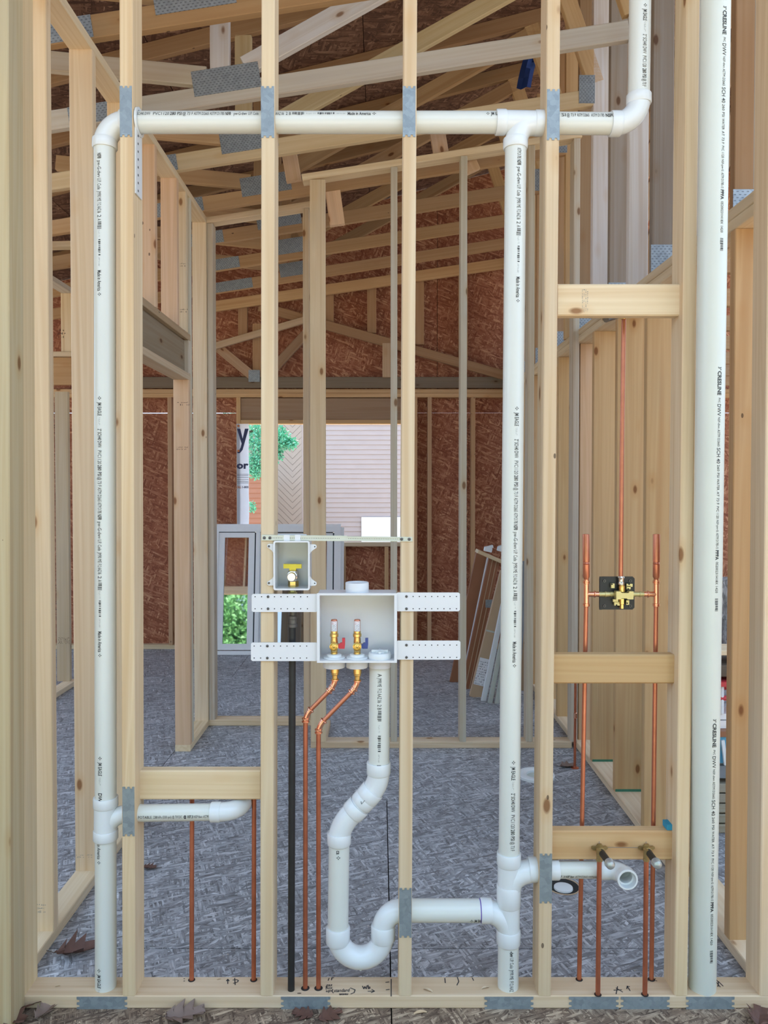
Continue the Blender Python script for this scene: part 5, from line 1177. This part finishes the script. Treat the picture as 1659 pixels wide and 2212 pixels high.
leaf(98, 2190, .08, R(70), 'small pointed brown leaf before the left end of the sole plate', 'dry_leaf_pale', .6, 4)
leaf(398, 2200, .12, R(10), 'wrinkled grey-brown leaf at the bottom edge below the second bay', 'dry_leaf_pale', .5, 5)
leaf(655, 2194, .07, R(160), 'flat dark leaf below the gas pipe at the bottom edge', curl=.15, seed=6)
leaf(712, 2196, .08, R(30), 'flat dark leaf below the washer supply lines at the bottom edge', curl=.15, seed=7)
leaf(1640, 2205, .10, R(60), 'dark red-brown leaf in the bottom right corner', curl=.5, seed=8)
leaf(322, 1877, .06, R(0), 'tiny dark leaf scrap on the floor beside the second stud', curl=.5, seed=9)
leaf(1225, 1656, .10, R(20), 'pale sliver of leaf on the floor near the toilet flange', 'dry_leaf_pale', .25, 10)
rr = random.Random(9)
for (px, py, L, rz, z, lab) in ((908, 2189, .055, .2, 0, 'curled wood shaving on the floor below the third bay'), (925, 2140, .04, -.5, .038, 'thin wood shaving on the sole plate right of the trap'), (1048, 2135, .035, .3, .038, 'pale wood scrap beside the foot of the right white stack'), (473, 2116, .018, .1, .038, 'small wood crumb on the sole plate beside the arrow mark'), (125, 2131, .02, .4, .038, 'wood crumb on the sole plate near its left end')):
    L *= .7; c = PZ(px, py, z) + Vector((0, 0, .001)); mb = MB(); n = 7; vs_ = []
    for i in range(n):
        t_ = i / (n - 1) - .5; zz = .006 * (1 - 4 * t_ * t_) * L / .05
        for s in (-1, 1): vs_.append(c + Matrix.Rotation(rz, 3, 'Z') @ Vector((t_ * L, s * L * .16 * (1 - abs(t_)), zz)))
    mb.add(vs_, [(2 * i, 2 * i + 1, 2 * i + 3, 2 * i + 2) for i in range(n - 1)]); mb.add([v + Vector((0, 0, .0012)) for v in vs_], [(2 * i, 2 * i + 2, 2 * i + 3, 2 * i + 1) for i in range(n - 1)])
    o = mb.build('wood_shaving', M['wood'], tint=PALE); tag(o, lab, 'wood shaving', 'wood shavings')
# sawdust and crumbs
mb = MB()
for i in range(1500):
    y = rr.uniform(1.75, 2.19) if i % 3 else rr.uniform(2.33, 4.6); x = rr.uniform(-1.15, 1.2); s = rr.uniform(.0012, .0035) if y < 2.2 else rr.uniform(.001, .0025); q_ = Vector((x, y, .0004)); a = rr.uniform(0, 6.28)
    u_, v_ = Vector((math.cos(a), math.sin(a), 0)) * s, Vector((-math.sin(a), math.cos(a), .2)) * s * .35
    mb.add([q_ - u_ - v_, q_ + u_ - v_, q_ + v_ + Vector((0, 0, s * .5))], [(0, 1, 2)])
o = mb.build('sawdust', M['wood'], tint=PALE); tag(o, 'pale sawdust crumbs scattered over the floor', 'sawdust', kind='stuff')

# ================================================================== CLUTTER IN THE RIGHT ROOM (seen in the slit beside the large pipe)
def clutter(name, lab, cat, mb, mat, group='things stacked in the right room'):
    o = mb.build(name, M[mat]); return tag(o, lab, cat, group)
for i in range(5):
    t = board('stacked_plank', None, (1.42 + .03 * (i % 2), 3.46, .020 + .045 * i), (2.7, 3.46, .020 + .045 * i), .038, .20, (.50, .55, .60))
    tag(t, ['lowest', 'second lowest', 'middle', 'second highest', 'topmost'][i] + ' plank of the grey stack seen in the slit beside the large pipe', 'plank', 'grey plank stack in the right room')
mb = MB(); mb.bbox((1.45, 3.36, .245), (2.0, 3.60, .30)); mb.bbox((1.47, 3.38, .30), (1.98, 3.58, .315)); clutter('grey_case', 'flat grey case on the plank stack in the slit beside the large pipe', 'case', mb, 'grey_stuff')
t = empty('storage_bin', (1.7, 3.45, .315), 'light blue plastic bin on the grey case in the slit beside the large pipe', 'bin', 'things stacked in the right room')
mb = MB(); mb.add([(1.47, 3.35, .316), (1.93, 3.35, .316), (1.93, 3.58, .316), (1.47, 3.58, .316), (1.45, 3.33, .44), (1.95, 3.33, .44), (1.95, 3.60, .44), (1.45, 3.60, .44)], [(3, 2, 1, 0), (4, 5, 6, 7), (0, 1, 5, 4), (1, 2, 6, 5), (2, 3, 7, 6), (3, 0, 4, 7)]); mb.build('body', M['blue_plastic'], t)
mb = MB(); mb.bbox((1.44, 3.32, .441), (1.96, 3.61, .465)); mb.build('lid', M['door_brown'], t); mb = MB(); mb.box((1.50, 3.33, .37), (.014, .012, .11), Matrix.Rotation(R(-8), 3, 'Y')); mb.build('handle', M['trim_white'], t)
mb = MB(); mb.bbox((1.45, 3.36, .466), (2.1, 3.58, .50)); mb.bbox((1.45, 3.36, .505), (2.1, 3.40, .53)); clutter('grey_tray', 'pale grey tray lying on the blue bin in the slit beside the large pipe', 'tray', mb, 'vinyl')
t = empty('red_step_stool', (1.7, 3.45, .531), 'red folding stool frame on top of the pile in the slit beside the large pipe', 'stool', 'things stacked in the right room')
mb = MB(); mb.tube([(1.42, 3.36, .60), (2.0, 3.36, .60)], .011, 10); mb.tube([(1.42, 3.54, .60), (2.0, 3.54, .60)], .011, 10); mb.build('rail', M['red_paint'], t)
for xx in (1.50, 1.9): mb = MB(); mb.tube([(xx, 3.36, .533), (xx, 3.36, .66)], .010, 10); mb.tube([(xx, 3.54, .533), (xx, 3.54, .66)], .010, 10); mb.build('leg', M['trim_white'], t)
mb = MB(); mb.bbox((1.42, 3.34, .655), (2.0, 3.56, .675)); mb.build('seat', M['red_paint'], t)
t = board('pale_plank', None, (1.42, 3.45, .795), (2.6, 3.45, .795), .022, .15, PALE); tag(t, 'thin pale plank across the slit above the red stool', 'plank', 'things stacked in the right room')
t = board('dark_plank', None, (1.42, 3.46, .718), (2.6, 3.46, .718), .05, .2, (.18, .18, .2)); tag(t, 'dark grey plank between the red stool and the thin pale plank', 'plank', 'things stacked in the right room')
p0, p1 = P(1592, 1400, 3.75), P(1560, 1250, 3.75); mb = MB(); mb.cyl(P(1629, 1728, 3.75) + Vector((0, 0, .03)), p1, .05, 18); clutter('rolled_rug', 'grey speckled roll leaning in the slit high beside the large pipe', 'roll', mb, 'osb_floor')
for xx, lab in ((1.6, 'left leg frame of the sawhorse under the pale plank in the right room'),):
    pass

# ---- blue tarp hanging in the attic at the upper right
t = empty('blue_tarp', P(1120, 185, 5.0), 'dark blue tarp hanging among the trusses near the top right', 'tarp')
mb = MB(); n = 12; vs_ = []
for i in range(n + 1):
    f_ = i / n; c = P(1116 + 52 * f_, 190 - 230 * f_, 5.0)
    for s_ in (0, .35, .7, 1): vs_.append(c + Vector((.09 * s_, .02 * math.sin(6 * s_ + i), .01 * math.sin(i))))
mb.add(vs_, [(4 * i + j, 4 * i + j + 1, 4 * i + j + 5, 4 * i + j + 4) for i in range(n) for j in range(3)])
mb.add([v + Vector((0, .004, 0)) for v in vs_], [(4 * i + j, 4 * i + j + 4, 4 * i + j + 5, 4 * i + j + 1) for i in range(n) for j in range(3)])
mb.build('sheet', simple('blue_tarp_plastic', (.015, .05, .22), .4, var=.2), t)
